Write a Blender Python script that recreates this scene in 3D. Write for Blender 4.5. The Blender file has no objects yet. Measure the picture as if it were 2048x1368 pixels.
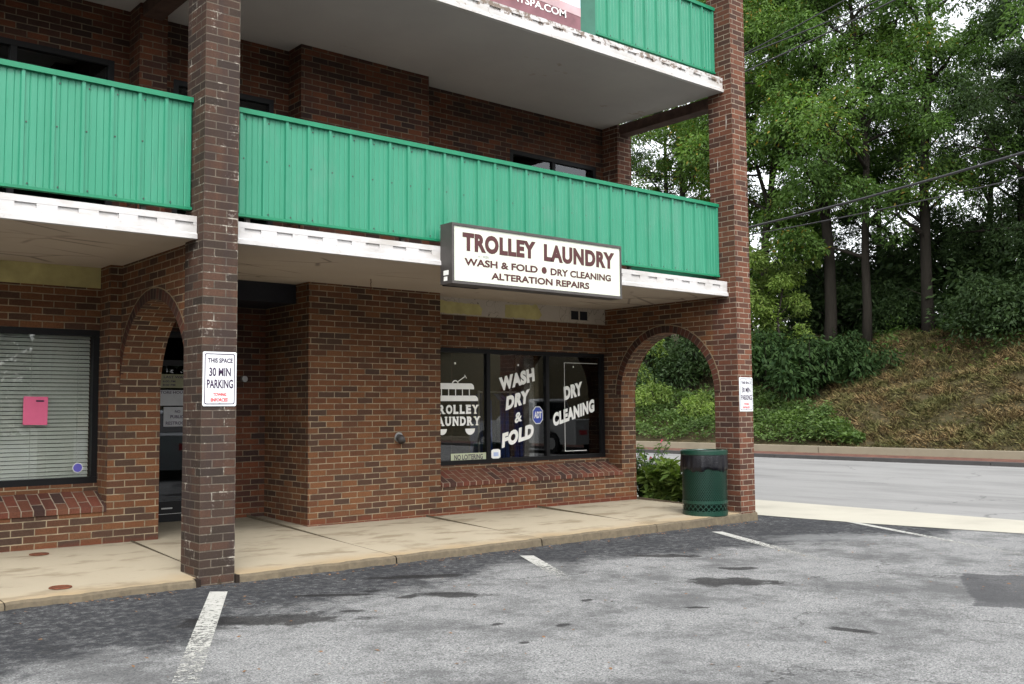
import bpy, math, random
import numpy as np
from mathutils import Vector, Matrix
random.seed(7); RNG = np.random.default_rng(7)
S = bpy.context.scene
COL = S.collection
R = math.radians

# ------------------------------------------------------------ camera
cam_d = bpy.data.cameras.new('camera'); cam = bpy.data.objects.new('camera', cam_d); COL.objects.link(cam)
right = Vector((0.76458046, -0.64447798, -0.00805308)); up = Vector((-0.03752311, -0.05698216, 0.99766981)); fwd = Vector((0.6434351, 0.76249667, 0.06775027))
m = Matrix.Identity(4)
for i in range(3):
    m[i][0] = right[i]; m[i][1] = up[i]; m[i][2] = -fwd[i]
m[0][3], m[1][3], m[2][3] = -3.16628, -7.5931, 1.234305
cam.matrix_world = m
cam_d.sensor_width = 36; cam_d.lens = 1967.7845 / 2048 * 36
cam_d.clip_start = 0.05; cam_d.clip_end = 3000
S.camera = cam

# ------------------------------------------------------------ sky, sun, exposure (bright overcast day)
SUN_EL, SUN_AZ = R(52), R(205)       # azimuth clockwise from +Y: the sun is behind the camera
W = bpy.data.worlds.new('World'); S.world = W; W.use_nodes = True
nt = W.node_tree; nt.nodes.clear()
o_ = nt.nodes.new('ShaderNodeOutputWorld'); bg = nt.nodes.new('ShaderNodeBackground')
sky = nt.nodes.new('ShaderNodeTexSky'); sky.sky_type = 'NISHITA'; sky.sun_disc = False
sky.sun_elevation = SUN_EL; sky.sun_rotation = SUN_AZ; sky.dust_density = 4.0; sky.air_density = 1.0; sky.altitude = 50
hs = nt.nodes.new('ShaderNodeHueSaturation'); hs.inputs['Saturation'].default_value = 0.16; hs.inputs['Value'].default_value = 3.5   # bright cloud cover
nt.links.new(sky.outputs[0], hs.inputs['Color']); nt.links.new(hs.outputs[0], bg.inputs[0]); nt.links.new(bg.outputs[0], o_.inputs[0])
bg.inputs[1].default_value = 0.15
sun_d = bpy.data.lights.new('sun', 'SUN'); sun_d.energy = 0.6; sun_d.angle = R(18); sun_d.color = (1.0, 0.96, 0.9)
sun = bpy.data.objects.new('sun', sun_d); COL.objects.link(sun)
sd = Vector((math.sin(SUN_AZ) * math.cos(SUN_EL), math.cos(SUN_AZ) * math.cos(SUN_EL), math.sin(SUN_EL)))
sun.rotation_euler = sd.to_track_quat('Z', 'Y').to_euler(); sun.location = sd * 60
S.view_settings.view_transform = 'Standard'; S.view_settings.look = 'None'
S.view_settings.exposure = 0.05; S.view_settings.gamma = 1.0
S.render.engine = 'CYCLES'
S.cycles.max_bounces = 8; S.cycles.transparent_max_bounces = 12
S.cycles.use_denoising = True

# ------------------------------------------------------------ node helpers
class N:
    def __init__(s, name):
        s.m = bpy.data.materials.new(name); s.m.use_nodes = True; s.t = s.m.node_tree; s.t.nodes.clear()
        s.out = s.t.nodes.new('ShaderNodeOutputMaterial')
    def n(s, typ, **kw):
        x = s.t.nodes.new(typ)
        for k, v in kw.items(): setattr(x, k, v)
        return x
    def link(s, a, b): s.t.links.new(a, b)
    def put(s, sock, v):
        if hasattr(v, 'is_output') or isinstance(v, bpy.types.NodeSocket): s.link(v, sock)
        else: sock.default_value = v
    def math(s, op, a, b=0.0, c=0.0, clamp=False):
        x = s.n('ShaderNodeMath', operation=op, use_clamp=clamp)
        for i, v in enumerate((a, b, c)): s.put(x.inputs[i], v)
        return x.outputs[0]
    def mix(s, f, a, b, blend='MIX'):
        x = s.n('ShaderNodeMix', data_type='RGBA', blend_type=blend); x.clamp_factor = True
        s.put(x.inputs[0], f); s.put(x.inputs[6], c4(a)); s.put(x.inputs[7], c4(b)); return x.outputs[2]
    def noise(s, vec, scale, detail=3.0, rough=0.55, out=0, dist=0.0):
        x = s.n('ShaderNodeTexNoise'); x.inputs['Scale'].default_value = scale; x.inputs['Detail'].default_value = detail
        x.inputs['Roughness'].default_value = rough; x.inputs['Distortion'].default_value = dist
        if vec is not None: s.link(vec, x.inputs['Vector'])
        return x.outputs[out]
    def ramp(s, f, stops, interp='LINEAR'):
        x = s.n('ShaderNodeValToRGB'); x.color_ramp.interpolation = interp
        e = x.color_ramp.elements
        while len(e) < len(stops): e.new(0.5)
        for q, (p, c) in zip(e, stops): q.position = p; q.color = c4(c)
        s.link(f, x.inputs[0]); return x.outputs[0]
    def rng(s, f, a, b, c=0.0, d=1.0):
        x = s.n('ShaderNodeMapRange', clamp=True); x.interpolation_type = 'SMOOTHSTEP'
        s.put(x.inputs[0], f)
        for i, v in zip((1, 2, 3, 4), (a, b, c, d)): x.inputs[i].default_value = v
        return x.outputs[0]
    def obj(s): return s.n('ShaderNodeTexCoord').outputs['Object']
    def geo(s): return s.n('ShaderNodeNewGeometry')
    def pos(s): return s.n('ShaderNodeNewGeometry').outputs['Position']
    def uv(s): return s.n('ShaderNodeTexCoord').outputs['UV']
    def xyz(s, v):
        x = s.n('ShaderNodeSeparateXYZ'); s.link(v, x.inputs[0]); return x.outputs
    def scale(s, v, sc):
        x = s.n('ShaderNodeMapping'); s.link(v, x.inputs[0]); x.inputs['Scale'].default_value = sc; return x.outputs[0]
    def bump(s, h, strength=0.3, dist=0.01):
        x = s.n('ShaderNodeBump'); x.inputs['Strength'].default_value = strength; x.inputs['Distance'].default_value = dist
        s.link(h, x.inputs['Height']); return x.outputs[0]
    def bsdf(s, col, rough=0.7, spec=0.3, metal=0.0, normal=None):
        x = s.n('ShaderNodeBsdfPrincipled')
        s.put(x.inputs['Base Color'], c4(col)); s.put(x.inputs['Roughness'], rough); s.put(x.inputs['Specular IOR Level'], spec); s.put(x.inputs['Metallic'], metal)
        if normal is not None: s.link(normal, x.inputs['Normal'])
        return x.outputs[0]
    def done(s, sh): s.link(sh, s.out.inputs[0]); return s.m
def c4(c):
    if isinstance(c, (tuple, list)): return tuple(c) + (1.0,) if len(c) == 3 else tuple(c)
    return c

def plain(name, col, rough=0.6, spec=0.3, metal=0.0, var=0.12, vs=6.0, bump=0.0):
    k = N(name); p = k.pos(); f = k.noise(p, vs, 4, 0.6)
    dk = tuple(c * (1 - var) for c in col); lt = tuple(min(1, c * (1 + var)) for c in col)
    c = k.ramp(f, [(0.3, dk), (0.7, lt)])
    return k.done(k.bsdf(c, rough, spec, metal, k.bump(k.noise(p, vs * 12, 3), bump, 0.01) if bump else None))

def brick_mat(name, stops, mortar, bw=0.197, rh=0.0655, ms=0.0054, stain=0.0, white=0.0, base_red=0.0, streak=0.0):
    k = N(name); uv = k.uv(); p = k.pos()
    stops = [(a, (b[0] * .585, b[1] * .625, b[2] * .60)) for a, b in stops]; mortar = tuple(v * 0.74 for v in mortar)
    wob = k.noise(p, 9.0, 2, 0.5, out=1)
    off = k.n('ShaderNodeVectorMath', operation='MULTIPLY_ADD'); k.link(wob, off.inputs[0]); off.inputs[1].default_value = (0.006, 0.006, 0); k.link(uv, off.inputs[2])
    b = k.n('ShaderNodeTexBrick'); b.offset = 0.5; b.offset_frequency = 2; b.squash = 1.0
    k.link(off.outputs[0], b.inputs['Vector'])
    b.inputs['Color1'].default_value = (0, 0, 0, 1); b.inputs['Color2'].default_value = (1, 1, 1, 1); b.inputs['Mortar'].default_value = (0.5, 0.5, 0.5, 1)
    for kk, v in (('Scale', 1.0), ('Mortar Size', ms), ('Mortar Smooth', 0.25), ('Bias', 0.0), ('Brick Width', bw), ('Row Height', rh)): b.inputs[kk].default_value = v
    c = k.ramp(b.outputs['Color'], stops)
    g = k.noise(p, 70.0, 4, 0.7); c = k.mix(k.rng(g, 0.35, 0.75, 0.0, 0.55), c, k.mix(1.0, c, (0.45, 0.42, 0.42), 'MULTIPLY'))
    big = k.noise(k.scale(p, (1, 1, .55)), 1.3, 5, 0.65); c = k.mix(k.rng(big, 0.42, 0.70, 0.0, 0.55), c, k.mix(1.0, c, (0.6, 0.55, 0.55), 'MULTIPLY'))
    mo = k.mix(k.rng(k.noise(p, 5.0, 5, .7), .35, .65), mortar, tuple(v * 0.5 for v in mortar))
    z = k.xyz(p)[2]
    if base_red:
        f = k.math('MULTIPLY', k.rng(k.math('ADD', z, k.math('MULTIPLY', k.noise(p, 3.0, 2), 0.16)), 0.06, 0.14, base_red, 0.0), 1.0)
        c = k.mix(f, c, (0.12, 0.026, 0.014)); mo = k.mix(f, mo, (0.13, 0.05, 0.03))
    if stain:
        v = k.scale(p, (3.0, 3.0, 0.7)); f = k.rng(k.noise(v, 1.0, 4, 0.65), 0.42, 0.66, 0.0, stain)
        c = k.mix(f, c, (0.030, 0.021, 0.019)); mo = k.mix(f, mo, (0.065, 0.052, 0.043))
    if white:
        f = k.rng(k.noise(k.scale(p, (6, 6, 4.5)), 1.0, 5, 0.75), 0.54, 0.66, 0.0, white)
        mo = k.mix(f, mo, (0.42, 0.39, 0.33))
        c = k.mix(k.math('MULTIPLY', f, k.math('MULTIPLY', k.rng(k.noise(p, 40.0, 3), 0.5, 0.62), 0.5)), c, (0.28, 0.25, 0.22))
    mf = b.outputs['Fac']
    col = k.mix(mf, c, mo)
    if streak:
        v = k.scale(p, (18.0, 18.0, 0.7)); f = k.rng(k.noise(v, 1.0, 3, 0.6), 0.66, 0.70, 0.0, 1.0)
        f2 = k.rng(z, 4.0, 4.35); f3 = k.rng(z, 5.05, 4.8)
        f = k.math('MULTIPLY', k.math('MULTIPLY', f, f2), f3)
        col = k.mix(f, col, (0.42, 0.40, 0.36))
    h = k.math('ADD', k.math('MULTIPLY', mf, -1.0), k.math('MULTIPLY', g, 0.35))
    return k.done(k.bsdf(col, 0.88, 0.2, 0.0, k.bump(h, 0.6, 0.006)))

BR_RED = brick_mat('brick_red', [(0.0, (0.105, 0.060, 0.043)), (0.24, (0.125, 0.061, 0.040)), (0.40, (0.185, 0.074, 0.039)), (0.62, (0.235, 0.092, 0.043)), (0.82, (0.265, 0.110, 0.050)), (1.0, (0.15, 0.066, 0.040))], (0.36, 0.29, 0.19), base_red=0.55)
BR_DIM = brick_mat('brick_shaded', [(0.0, (0.05, 0.028, 0.024)), (0.3, (0.085, 0.034, 0.024)), (0.5, (0.15, 0.048, 0.024)), (0.8, (0.19, 0.06, 0.028)), (1.0, (0.10, 0.036, 0.024))], (0.185, 0.145, 0.095), stain=0.35)  # darker copy of the red brick: upper wall shade put into its colour
BR_WEA = brick_mat('brick_weathered', [(0.0, (0.050, 0.036, 0.029)), (0.3, (0.075, 0.046, 0.036)), (0.55, (0.105, 0.055, 0.039)), (0.8, (0.125, 0.062, 0.042)), (1.0, (0.072, 0.044, 0.034))], (0.15, 0.125, 0.095), stain=0.8, white=0.65)
BR_PIL = brick_mat('brick_pillar', [(0.0, (0.09, 0.045, 0.035)), (0.3, (0.14, 0.058, 0.04)), (0.5, (0.19, 0.07, 0.042)), (0.8, (0.23, 0.085, 0.05)), (1.0, (0.15, 0.06, 0.042))], (0.34, 0.28, 0.21), stain=0.25, streak=1.0)
BR_SILL = brick_mat('brick_sill', [(0.0, (0.075, 0.042, 0.036)), (0.35, (0.14, 0.055, 0.04)), (0.6, (0.23, 0.07, 0.045)), (1.0, (0.21, 0.085, 0.05))], (0.38, 0.31, 0.23), rh=0.101)
BR_RING = brick_mat('brick_ring', [(0.0, (0.06, 0.032, 0.026)), (0.5, (0.12, 0.045, 0.03)), (1.0, (0.18, 0.06, 0.035))], (0.17, 0.13, 0.09), stain=0.2)
MORTAR = plain('mortar', (0.20, 0.155, 0.095), 0.9, 0.1)
BR_PAVE = brick_mat('brick_paver', [(0.0, (0.16, 0.07, 0.055)), (1.0, (0.25, 0.11, 0.08))], (0.16, 0.1, 0.08), bw=0.2, rh=0.1)

def paint_white():
    k = N('white_painted_board'); p = k.pos()
    c = k.mix(k.rng(k.noise(k.scale(p, (1, 1, 2)), 2.5, 4, 0.6), 0.4, 0.8), (0.44, 0.43, 0.425), (0.34, 0.33, 0.315))
    z = k.xyz(p)[2]
    rust = k.math('MULTIPLY', k.rng(k.math('ADD', k.noise(k.scale(p, (5, 5, 6)), 2.4, 6, 0.8), k.rng(z, 5.36, 5.41, -0.06, 0.05)), 0.54, 0.60), k.rng(z, 4.6, 5.0, 0.28, 0.9))
    c = k.mix(k.rng(k.noise(k.scale(p, (2.5, 2.5, 9)), 1.0, 5, .7), .48, .7, 0, .55), c, (0.30, 0.275, 0.24))
    c = k.mix(rust, c, (0.11, 0.075, 0.05))
    return k.done(k.bsdf(c, 0.55, 0.3, 0, k.bump(k.noise(p, 30, 3), 0.15, 0.004)))
WHITE = paint_white()
def soffit_mat():
    k = N('soffit_plaster'); p = k.pos()
    c = k.mix(k.noise(p, 1.1, 5, 0.6), (0.44, 0.375, 0.305), (0.33, 0.278, 0.222))
    spot = k.rng(k.noise(k.scale(p, (1.1, 2.6, 1)), 0.9, 5, 0.7), 0.66, 0.72)
    c = k.mix(k.math('MULTIPLY', spot, 0.55), c, (0.20, 0.15, 0.11))
    v = k.n('ShaderNodeTexVoronoi', feature='DISTANCE_TO_EDGE'); k.link(k.scale(p, (1.2, 2.5, 1)), v.inputs['Vector']); v.inputs['Scale'].default_value = 0.8
    crack = k.math('MULTIPLY', k.rng(v.outputs['Distance'], 0.030, 0.006), k.rng(k.noise(p, 0.7, 3), 0.48, 0.56, 0, 0.8))
    c = k.mix(crack, c, (0.16, 0.13, 0.11))
    return k.done(k.bsdf(c, 0.85, 0.15, 0, k.bump(k.noise(p, 22, 4), 0.25, 0.006)))
SOFFIT = soffit_mat()
def soffit_grey():
    k = N('soffit_concrete'); p = k.pos()
    c = k.mix(k.noise(p, 0.9, 5, 0.6), (0.40, 0.385, 0.37), (0.29, 0.28, 0.27))
    spot = k.rng(k.noise(k.scale(p, (1.0, 1.8, 1)), 0.8, 5, 0.7), 0.64, 0.70)
    c = k.mix(k.math('MULTIPLY', spot, 0.6), c, (0.20, 0.145, 0.105))
    return k.done(k.bsdf(c, 0.85, 0.15, 0, k.bump(k.noise(p, 22, 4), 0.2, 0.005)))
SOFFIT2 = soffit_grey()
def plaster_band():
    k = N('peeling_plaster'); p = k.pos()
    c = k.mix(k.noise(p, 3, 5, 0.6), (0.40, 0.355, 0.30), (0.31, 0.27, 0.225))
    v = k.n('ShaderNodeTexVoronoi', feature='DISTANCE_TO_EDGE'); k.link(k.noise(p, 2.2, 3, 0.5, out=1), v.inputs['Vector']); v.inputs['Scale'].default_value = 5.0
    crack = k.rng(v.outputs['Distance'], 0.018, 0.004, 0, 0.8)
    c = k.mix(crack, c, (0.13, 0.10, 0.08))
    return k.done(k.bsdf(c, 0.9, 0.1, 0, k.bump(k.noise(p, 18, 4), 0.4, 0.008)))
PLASTER = plaster_band()
YELLOW = plain('yellow_plaster', (0.37, 0.325, 0.145), 0.9, 0.1, var=0.22, vs=4, bump=0.2)
def green_mat():
    k = N('green_metal_siding'); p = k.pos()
    c = k.mix(k.noise(k.scale(p, (9, 9, 0.7)), 1.0, 4, 0.6), (0.014, 0.158, 0.086), (0.030, 0.205, 0.124))
    c = k.mix(k.rng(k.noise(k.scale(p, (26, 26, 0.4)), 1.0, 3, 0.6), 0.5, 0.8, 0, 0.35), c, (0.045, 0.22, 0.135))
    c = k.mix(k.rng(k.noise(k.scale(p, (3, 3, 1.0)), 1.0, 5, 0.7), 0.52, 0.70, 0, 0.5), c, (0.055, 0.185, 0.125))
    c = k.mix(k.rng(k.noise(k.scale(p, (40, 40, 1.6)), 1.0, 4, 0.7), 0.60, 0.72, 0, 0.35), c, (0.012, 0.075, 0.048))
    return k.done(k.bsdf(c, k.rng(k.noise(p, 3, 3), .3, .7, .36, .58), 0.4, 0, k.bump(k.noise(k.scale(p, (5, 5, 1.5)), 1.0, 2), 0.35, 0.02)))
GREEN = green_mat()
GREEN_TRIM = plain('green_painted_trim', (0.006, 0.145, 0.070), 0.45, 0.35, var=0.1)
BLACK = plain('black_frame', (0.0045, 0.0045, 0.005), 0.5, 0.2)
DARKMETAL = plain('sign_cabinet_grey', (0.050, 0.045, 0.042), 0.5, 0.4, var=0.18)
DARKWOOD = plain('dark_beam_wood', (0.055, 0.033, 0.026), 0.8, 0.2, var=0.35, vs=9)
HEADER = plain('dark_header', (0.012, 0.012, 0.015), 0.7, 0.2)
SIGNWHITE = plain('sign_face_white', (0.49, 0.515, 0.435), 0.3, 0.4, var=0.03, vs=2)
MAROON = plain('maroon_letters', (0.060, 0.020, 0.020), 0.5, 0.3, var=0.08)
PLATE = plain('sign_plate_white', (0.60, 0.625, 0.635), 0.35, 0.4, var=0.03)
NAVY = plain('navy_letters', (0.035, 0.018, 0.045), 0.5, 0.3)
REDP = plain('red_letters', (0.45, 0.05, 0.055), 0.5, 0.3)
DECAL = plain('white_vinyl', (0.74, 0.74, 0.70), 0.5, 0.3, var=0.05)
CREAM = plain('cream_plate', (0.40, 0.43, 0.29), 0.5, 0.3, var=0.06)
BLUE = plain('blue_sticker', (0.03, 0.06, 0.33), 0.4, 0.4)
BLIND = plain('blind_slat', (0.58, 0.62, 0.57), 0.5, 0.3, var=0.05)
PINK = plain('pink_paper', (0.62, 0.13, 0.235), 0.8, 0.1, var=0.06)
RUST = plain('rusty_iron', (0.10, 0.035, 0.018), 0.85, 0.2, var=0.4, vs=25)
STEEL = plain('galvanised_steel', (0.35, 0.35, 0.34), 0.4, 0.4, metal=0.7)
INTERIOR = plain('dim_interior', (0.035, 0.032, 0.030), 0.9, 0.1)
COLUMN = plain('white_column_paint', (0.65, 0.65, 0.62), 0.6, 0.3)
CLOTH_B = plain('blue_cloth', (0.035, 0.075, 0.30), 0.9, 0.1, var=0.3)
CLOTH_D = plain('dark_cloth', (0.03, 0.03, 0.035), 0.9, 0.1, var=0.3)
BIN = plain('green_coated_metal', (0.003, 0.028, 0.017), 0.35, 0.45, var=0.15)
BIN_IN = plain('bin_inner_dark', (0.003, 0.012, 0.008), 0.6, 0.3)
BAG = plain('black_bag', (0.003, 0.003, 0.005), 0.33, 0.4, var=0.2, bump=0.5)
CABLE = plain('cable_black', (0.03, 0.03, 0.032), 0.5, 0.4)
PETAL = plain('pink_petal', (0.65, 0.10, 0.17), 0.7, 0.2)
def glass_mat(name, tint=0.8, refl=1.0):
    k = N(name); fr = k.n('ShaderNodeFresnel'); fr.inputs[0].default_value = 1.5
    t = k.n('ShaderNodeBsdfTransparent'); t.inputs[0].default_value = (tint, tint, tint * 0.98, 1)
    g = k.n('ShaderNodeBsdfGlossy'); g.inputs['Roughness'].default_value = 0.004; g.inputs[0].default_value = (0.95, 0.97, 1, 1)
    mx = k.n('ShaderNodeMixShader'); k.link(k.math('MULTIPLY', fr.outputs[0], 1.35 * refl, clamp=True), mx.inputs[0]); k.link(t.outputs[0], mx.inputs[1]); k.link(g.outputs[0], mx.inputs[2])
    return k.done(mx.outputs[0])
GLASS = glass_mat('window_glass', 0.70)
GLASS_C = glass_mat('clear_window_glass', 0.92)
GLASS_D = glass_mat('dark_window_glass', 0.45)

def concrete(name, a, b, rust=0.0, sc=1.0):
    k = N(name); p = k.pos()
    c = k.mix(k.noise(p, 1.4 * sc, 5, 0.6), a, b)
    c = k.mix(k.rng(k.noise(p, 0.6 * sc, 4, 0.6), 0.5, 0.75, 0, 0.5), c, tuple(v * 0.62 for v in a))
    c = k.mix(k.rng(k.noise(p, 60, 3, 0.7), 0.55, 0.8, 0, 0.35), c, tuple(v * 0.5 for v in a))
    if rust:
        y = k.xyz(p)[1]
        f = k.math('MULTIPLY', k.rng(k.math('ADD', y, k.math('MULTIPLY', k.noise(p, 1.7, 3), 0.5)), 0.62, 0.2), rust)
        c = k.mix(f, c, (0.25, 0.165, 0.072))
        f2 = k.math('MULTIPLY', k.rng(k.noise(k.scale(p, (1, 2.2, 1)), 1.5, 4, 0.65), 0.50, 0.66), 0.75)
        c = k.mix(f2, c, (0.165, 0.133, 0.088))
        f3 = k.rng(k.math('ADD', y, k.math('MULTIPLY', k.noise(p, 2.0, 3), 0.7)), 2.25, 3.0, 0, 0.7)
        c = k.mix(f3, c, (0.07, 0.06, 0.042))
    h = k.noise(p, 90, 4, 0.7)
    return k.done(k.bsdf(c, 0.9, 0.2, 0, k.bump(h, 0.35, 0.006)))
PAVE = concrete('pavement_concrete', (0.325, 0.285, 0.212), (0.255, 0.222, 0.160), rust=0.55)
CURB_AGG = concrete('curb_aggregate', (0.150, 0.122, 0.080), (0.045, 0.038, 0.029), sc=14)
APRON = concrete('apron_concrete', (0.36, 0.345, 0.29), (0.30, 0.287, 0.24))
LOWWALL = concrete('low_kerb_concrete', (0.27, 0.24, 0.175), (0.21, 0.185, 0.135), sc=2)
GRANITE = concrete('granite_kerb', (0.075, 0.072, 0.07), (0.045, 0.043, 0.042), sc=3)
JOINT = plain('joint_filler', (0.02, 0.015, 0.012), 0.9, 0.1)

def blob(k, p, cx, cy, rx, ry, rot, edge=0.35, nz=0.5):
    mp = k.n('ShaderNodeMapping', vector_type='TEXTURE'); k.link(p, mp.inputs[0])
    mp.inputs['Location'].default_value = (cx, cy, 0); mp.inputs['Rotation'].default_value = (0, 0, R(rot)); mp.inputs['Scale'].default_value = (rx, ry, 1000)
    ln = k.n('ShaderNodeVectorMath', operation='LENGTH'); k.link(mp.outputs[0], ln.inputs[0])
    d = k.math('ADD', ln.outputs['Value'], k.math('MULTIPLY', k.math('SUBTRACT', NZ, 0.5), nz * 2))
    return k.rng(d, 1.0, 1.0 - edge)
def asphalt():
    global NZ
    k = N('asphalt'); p = k.pos(); x, y, z = k.xyz(p)
    fine = k.noise(p, 95, 4, 0.85); mid = k.noise(p, 38, 4, 0.7); NZ = k.noise(p, 5.0, 6, 0.72)
    base = k.mix(k.rng(fine, 0.40, 0.60), (0.075, 0.076, 0.076), (0.270, 0.272, 0.270))
    vo = k.n('ShaderNodeTexVoronoi'); vo.inputs['Scale'].default_value = 120; k.link(p, vo.inputs['Vector']); sp = k.xyz(vo.outputs['Color'])
    base = k.mix(k.rng(sp[0], 0.62, 0.95, 0, 0.42), base, (0.44, 0.445, 0.44)); base = k.mix(k.rng(sp[1], 0.66, 0.95, 0, 0.40), base, (0.04, 0.04, 0.041))
    base = k.mix(k.rng(mid, 0.42, 0.68, 0, 0.42), base, (0.25, 0.253, 0.250))
    base = k.mix(k.rng(k.noise(p, 0.9, 6, 0.72), 0.44, 0.64, 0, 0.72), base, (0.066, 0.067, 0.068))
    base = k.mix(k.rng(k.noise(p, 4.5, 5, 0.75), 0.50, 0.68, 0, 0.45), base, (0.06, 0.061, 0.062))
    # tar sealed strip along the curb with a ragged edge
    e = k.math('ADD', y, k.math('MULTIPLY', k.math('SUBTRACT', k.noise(p, 1.3, 6, 0.70), 0.5), 2.6))
    e = k.math('ADD', e, k.math('MULTIPLY', k.math('ABSOLUTE', k.math('SUBTRACT', x, 2.6)), 0.27))
    strip = k.rng(e, -1.10, -0.50, 0, 0.96)
    strip = k.math('MULTIPLY', strip, k.rng(k.noise(p, 14, 8, 0.85), 0.33, 0.56, 0.40, 1.0))
    tar = k.mix(fine, (0.014, 0.015, 0.017), (0.034, 0.036, 0.040))
    c = k.mix(strip, base, tar)
    pale = blob(k, p, 6.4, -1.55, 1.1, 0.45, -30, 0.8, 0.8); c = k.mix(k.math('MULTIPLY', pale, 0.55), c, (0.19, 0.195, 0.195))
    for a in ((0.93, -1.06, .13, .07, -20), (1.30, -1.58, .40, .13, -48), (0.42, -1.62, .12, .07, -40), (4.05, -1.33, .42, .12, -42), (2.47, -4.22, .26, .08, -80), (1.02, -1.42, .12, .08, 0),
              (3.3, -2.6, .5, .25, -40), (1.6, -.75, .5, .12, -25), (-.2, -1.5, .7, .25, -30), (.6, -1.0, .45, .06, -35), (3.9, -2.2, .22, .1, -40), (0.9, -2.6, .06, .04, 0), (1.2, -2.9, .08, .05, 0), (0.7, -3.1, .05, .03, 10), (1.9, -2.4, .07, .04, 10), (2.3, -3.1, .12, .05, -40)):
        f = blob(k, p, *a, edge=0.45, nz=1.1)
        c = k.mix(k.math('MULTIPLY', k.math('MULTIPLY', f, 0.93), k.rng(fine, 0.2, 0.6, 1.0, 0.85)), c, (0.013, 0.0125, 0.0125))
    # square-cut repair patch
    mp = k.n('ShaderNodeMapping', vector_type='TEXTURE'); k.link(p, mp.inputs[0]); mp.inputs['Location'].default_value = (4.8, -4.2, 0); mp.inputs['Rotation'].default_value = (0, 0, R(28)); mp.inputs['Scale'].default_value = (0.78, 0.50, 1)
    jit = k.n('ShaderNodeVectorMath', operation='MULTIPLY_ADD'); k.link(k.noise(p, 2.2, 5, 0.7, out=1), jit.inputs[0]); jit.inputs[1].default_value = (.45, .45, 0); k.link(mp.outputs[0], jit.inputs[2]); q = k.xyz(jit.outputs[0]); f = k.math('MULTIPLY', k.rng(k.math('ABSOLUTE', q[0]), 1.0, 0.95), k.rng(k.math('ABSOLUTE', q[1]), 1.0, 0.93))
    c = k.mix(k.math('MULTIPLY', f, 0.75), c, k.mix(fine, (0.022, 0.022, 0.024), (0.085, 0.086, 0.09)))
    # thin cracks
    v = k.n('ShaderNodeTexVoronoi', feature='DISTANCE_TO_EDGE'); v.inputs['Scale'].default_value = 0.42
    wv = k.n('ShaderNodeVectorMath', operation='MULTIPLY_ADD'); k.link(k.noise(p, 3.0, 4, 0.7, out=1), wv.inputs[0]); wv.inputs[1].default_value = (0.5, 0.5, 0); k.link(p, wv.inputs[2]); k.link(wv.outputs[0], v.inputs['Vector'])
    cr = k.math('MULTIPLY', k.rng(v.outputs['Distance'], 0.006, 0.0015), k.rng(k.noise(p, 0.5, 2), 0.48, 0.54))
    c = k.mix(k.math('MULTIPLY', cr, 0.6), c, (0.03, 0.03, 0.03))
    h = k.math('ADD', k.noise(p, 110, 3, 0.8), k.math('MULTIPLY', mid, 0.5))
    return k.done(k.bsdf(c, 0.95, 0.10, 0, k.bump(h, 0.8, 0.01)))
ASPHALT = asphalt()
def road_mat():
    k = N('road_asphalt'); p = k.pos()
    base = k.mix(k.noise(p, 45, 4, 0.8), (0.160, 0.160, 0.156), (0.238, 0.238, 0.232))
    base = k.mix(k.rng(k.noise(k.scale(p, (1, .3, 1)), 0.9, 6, 0.7), 0.4, 0.7, 0, 0.75), base, (0.122, 0.122, 0.120))
    v = k.n('ShaderNodeTexVoronoi', feature='DISTANCE_TO_EDGE'); v.inputs['Scale'].default_value = 0.3
    wv = k.n('ShaderNodeVectorMath', operation='MULTIPLY_ADD'); k.link(k.noise(p, 1.0, 4, 0.7, out=1), wv.inputs[0]); wv.inputs[1].default_value = (1.2, 1.2, 0); k.link(p, wv.inputs[2]); k.link(wv.outputs[0], v.inputs['Vector'])
    cr = k.math('MULTIPLY', k.rng(v.outputs['Distance'], 0.008, 0.002), k.rng(k.noise(p, 0.3, 2), 0.52, 0.6))
    c = k.mix(k.math('MULTIPLY', cr, 0.5), base, (0.05, 0.05, 0.05))
    return k.done(k.bsdf(c, 0.92, 0.2, 0, k.bump(k.noise(p, 80, 3), 0.4, 0.006)))
ROAD = road_mat()
def marking_mat():
    k = N('worn_marking_paint'); p = k.pos(); v = k.xyz(k.uv())[1]
    wear = k.math('ADD', k.noise(p, 34, 5, 0.75), k.math('MULTIPLY', v, -0.075))
    f = k.rng(wear, 0.25, 0.45)
    c = k.mix(k.noise(p, 9, 3), (0.40, 0.40, 0.37), (0.27, 0.27, 0.25))
    tr = k.n('ShaderNodeBsdfTransparent'); mx = k.n('ShaderNodeMixShader'); k.link(f, mx.inputs[0]); k.link(tr.outputs[0], mx.inputs[1])
    k.link(k.bsdf(c, 0.85, 0.2, 0, k.bump(k.noise(p, 110, 3, 0.8), 0.5, 0.008)), mx.inputs[2])
    return k.done(mx.outputs[0])
MARK = marking_mat()
def soil_mat():
    k = N('bank_soil'); p = k.pos()
    c = k.mix(k.noise(p, 1.2, 5, 0.65), (0.060, 0.043, 0.024), (0.035, 0.038, 0.018))
    c = k.mix(k.rng(k.noise(p, 5, 4, 0.7), 0.5, 0.7, 0, 0.7), c, (0.10, 0.072, 0.038))
    return k.done(k.bsdf(c, 0.95, 0.1, 0, k.bump(k.noise(p, 8, 5, 0.7), 0.8, 0.06)))
SOIL = soil_mat()
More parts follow.
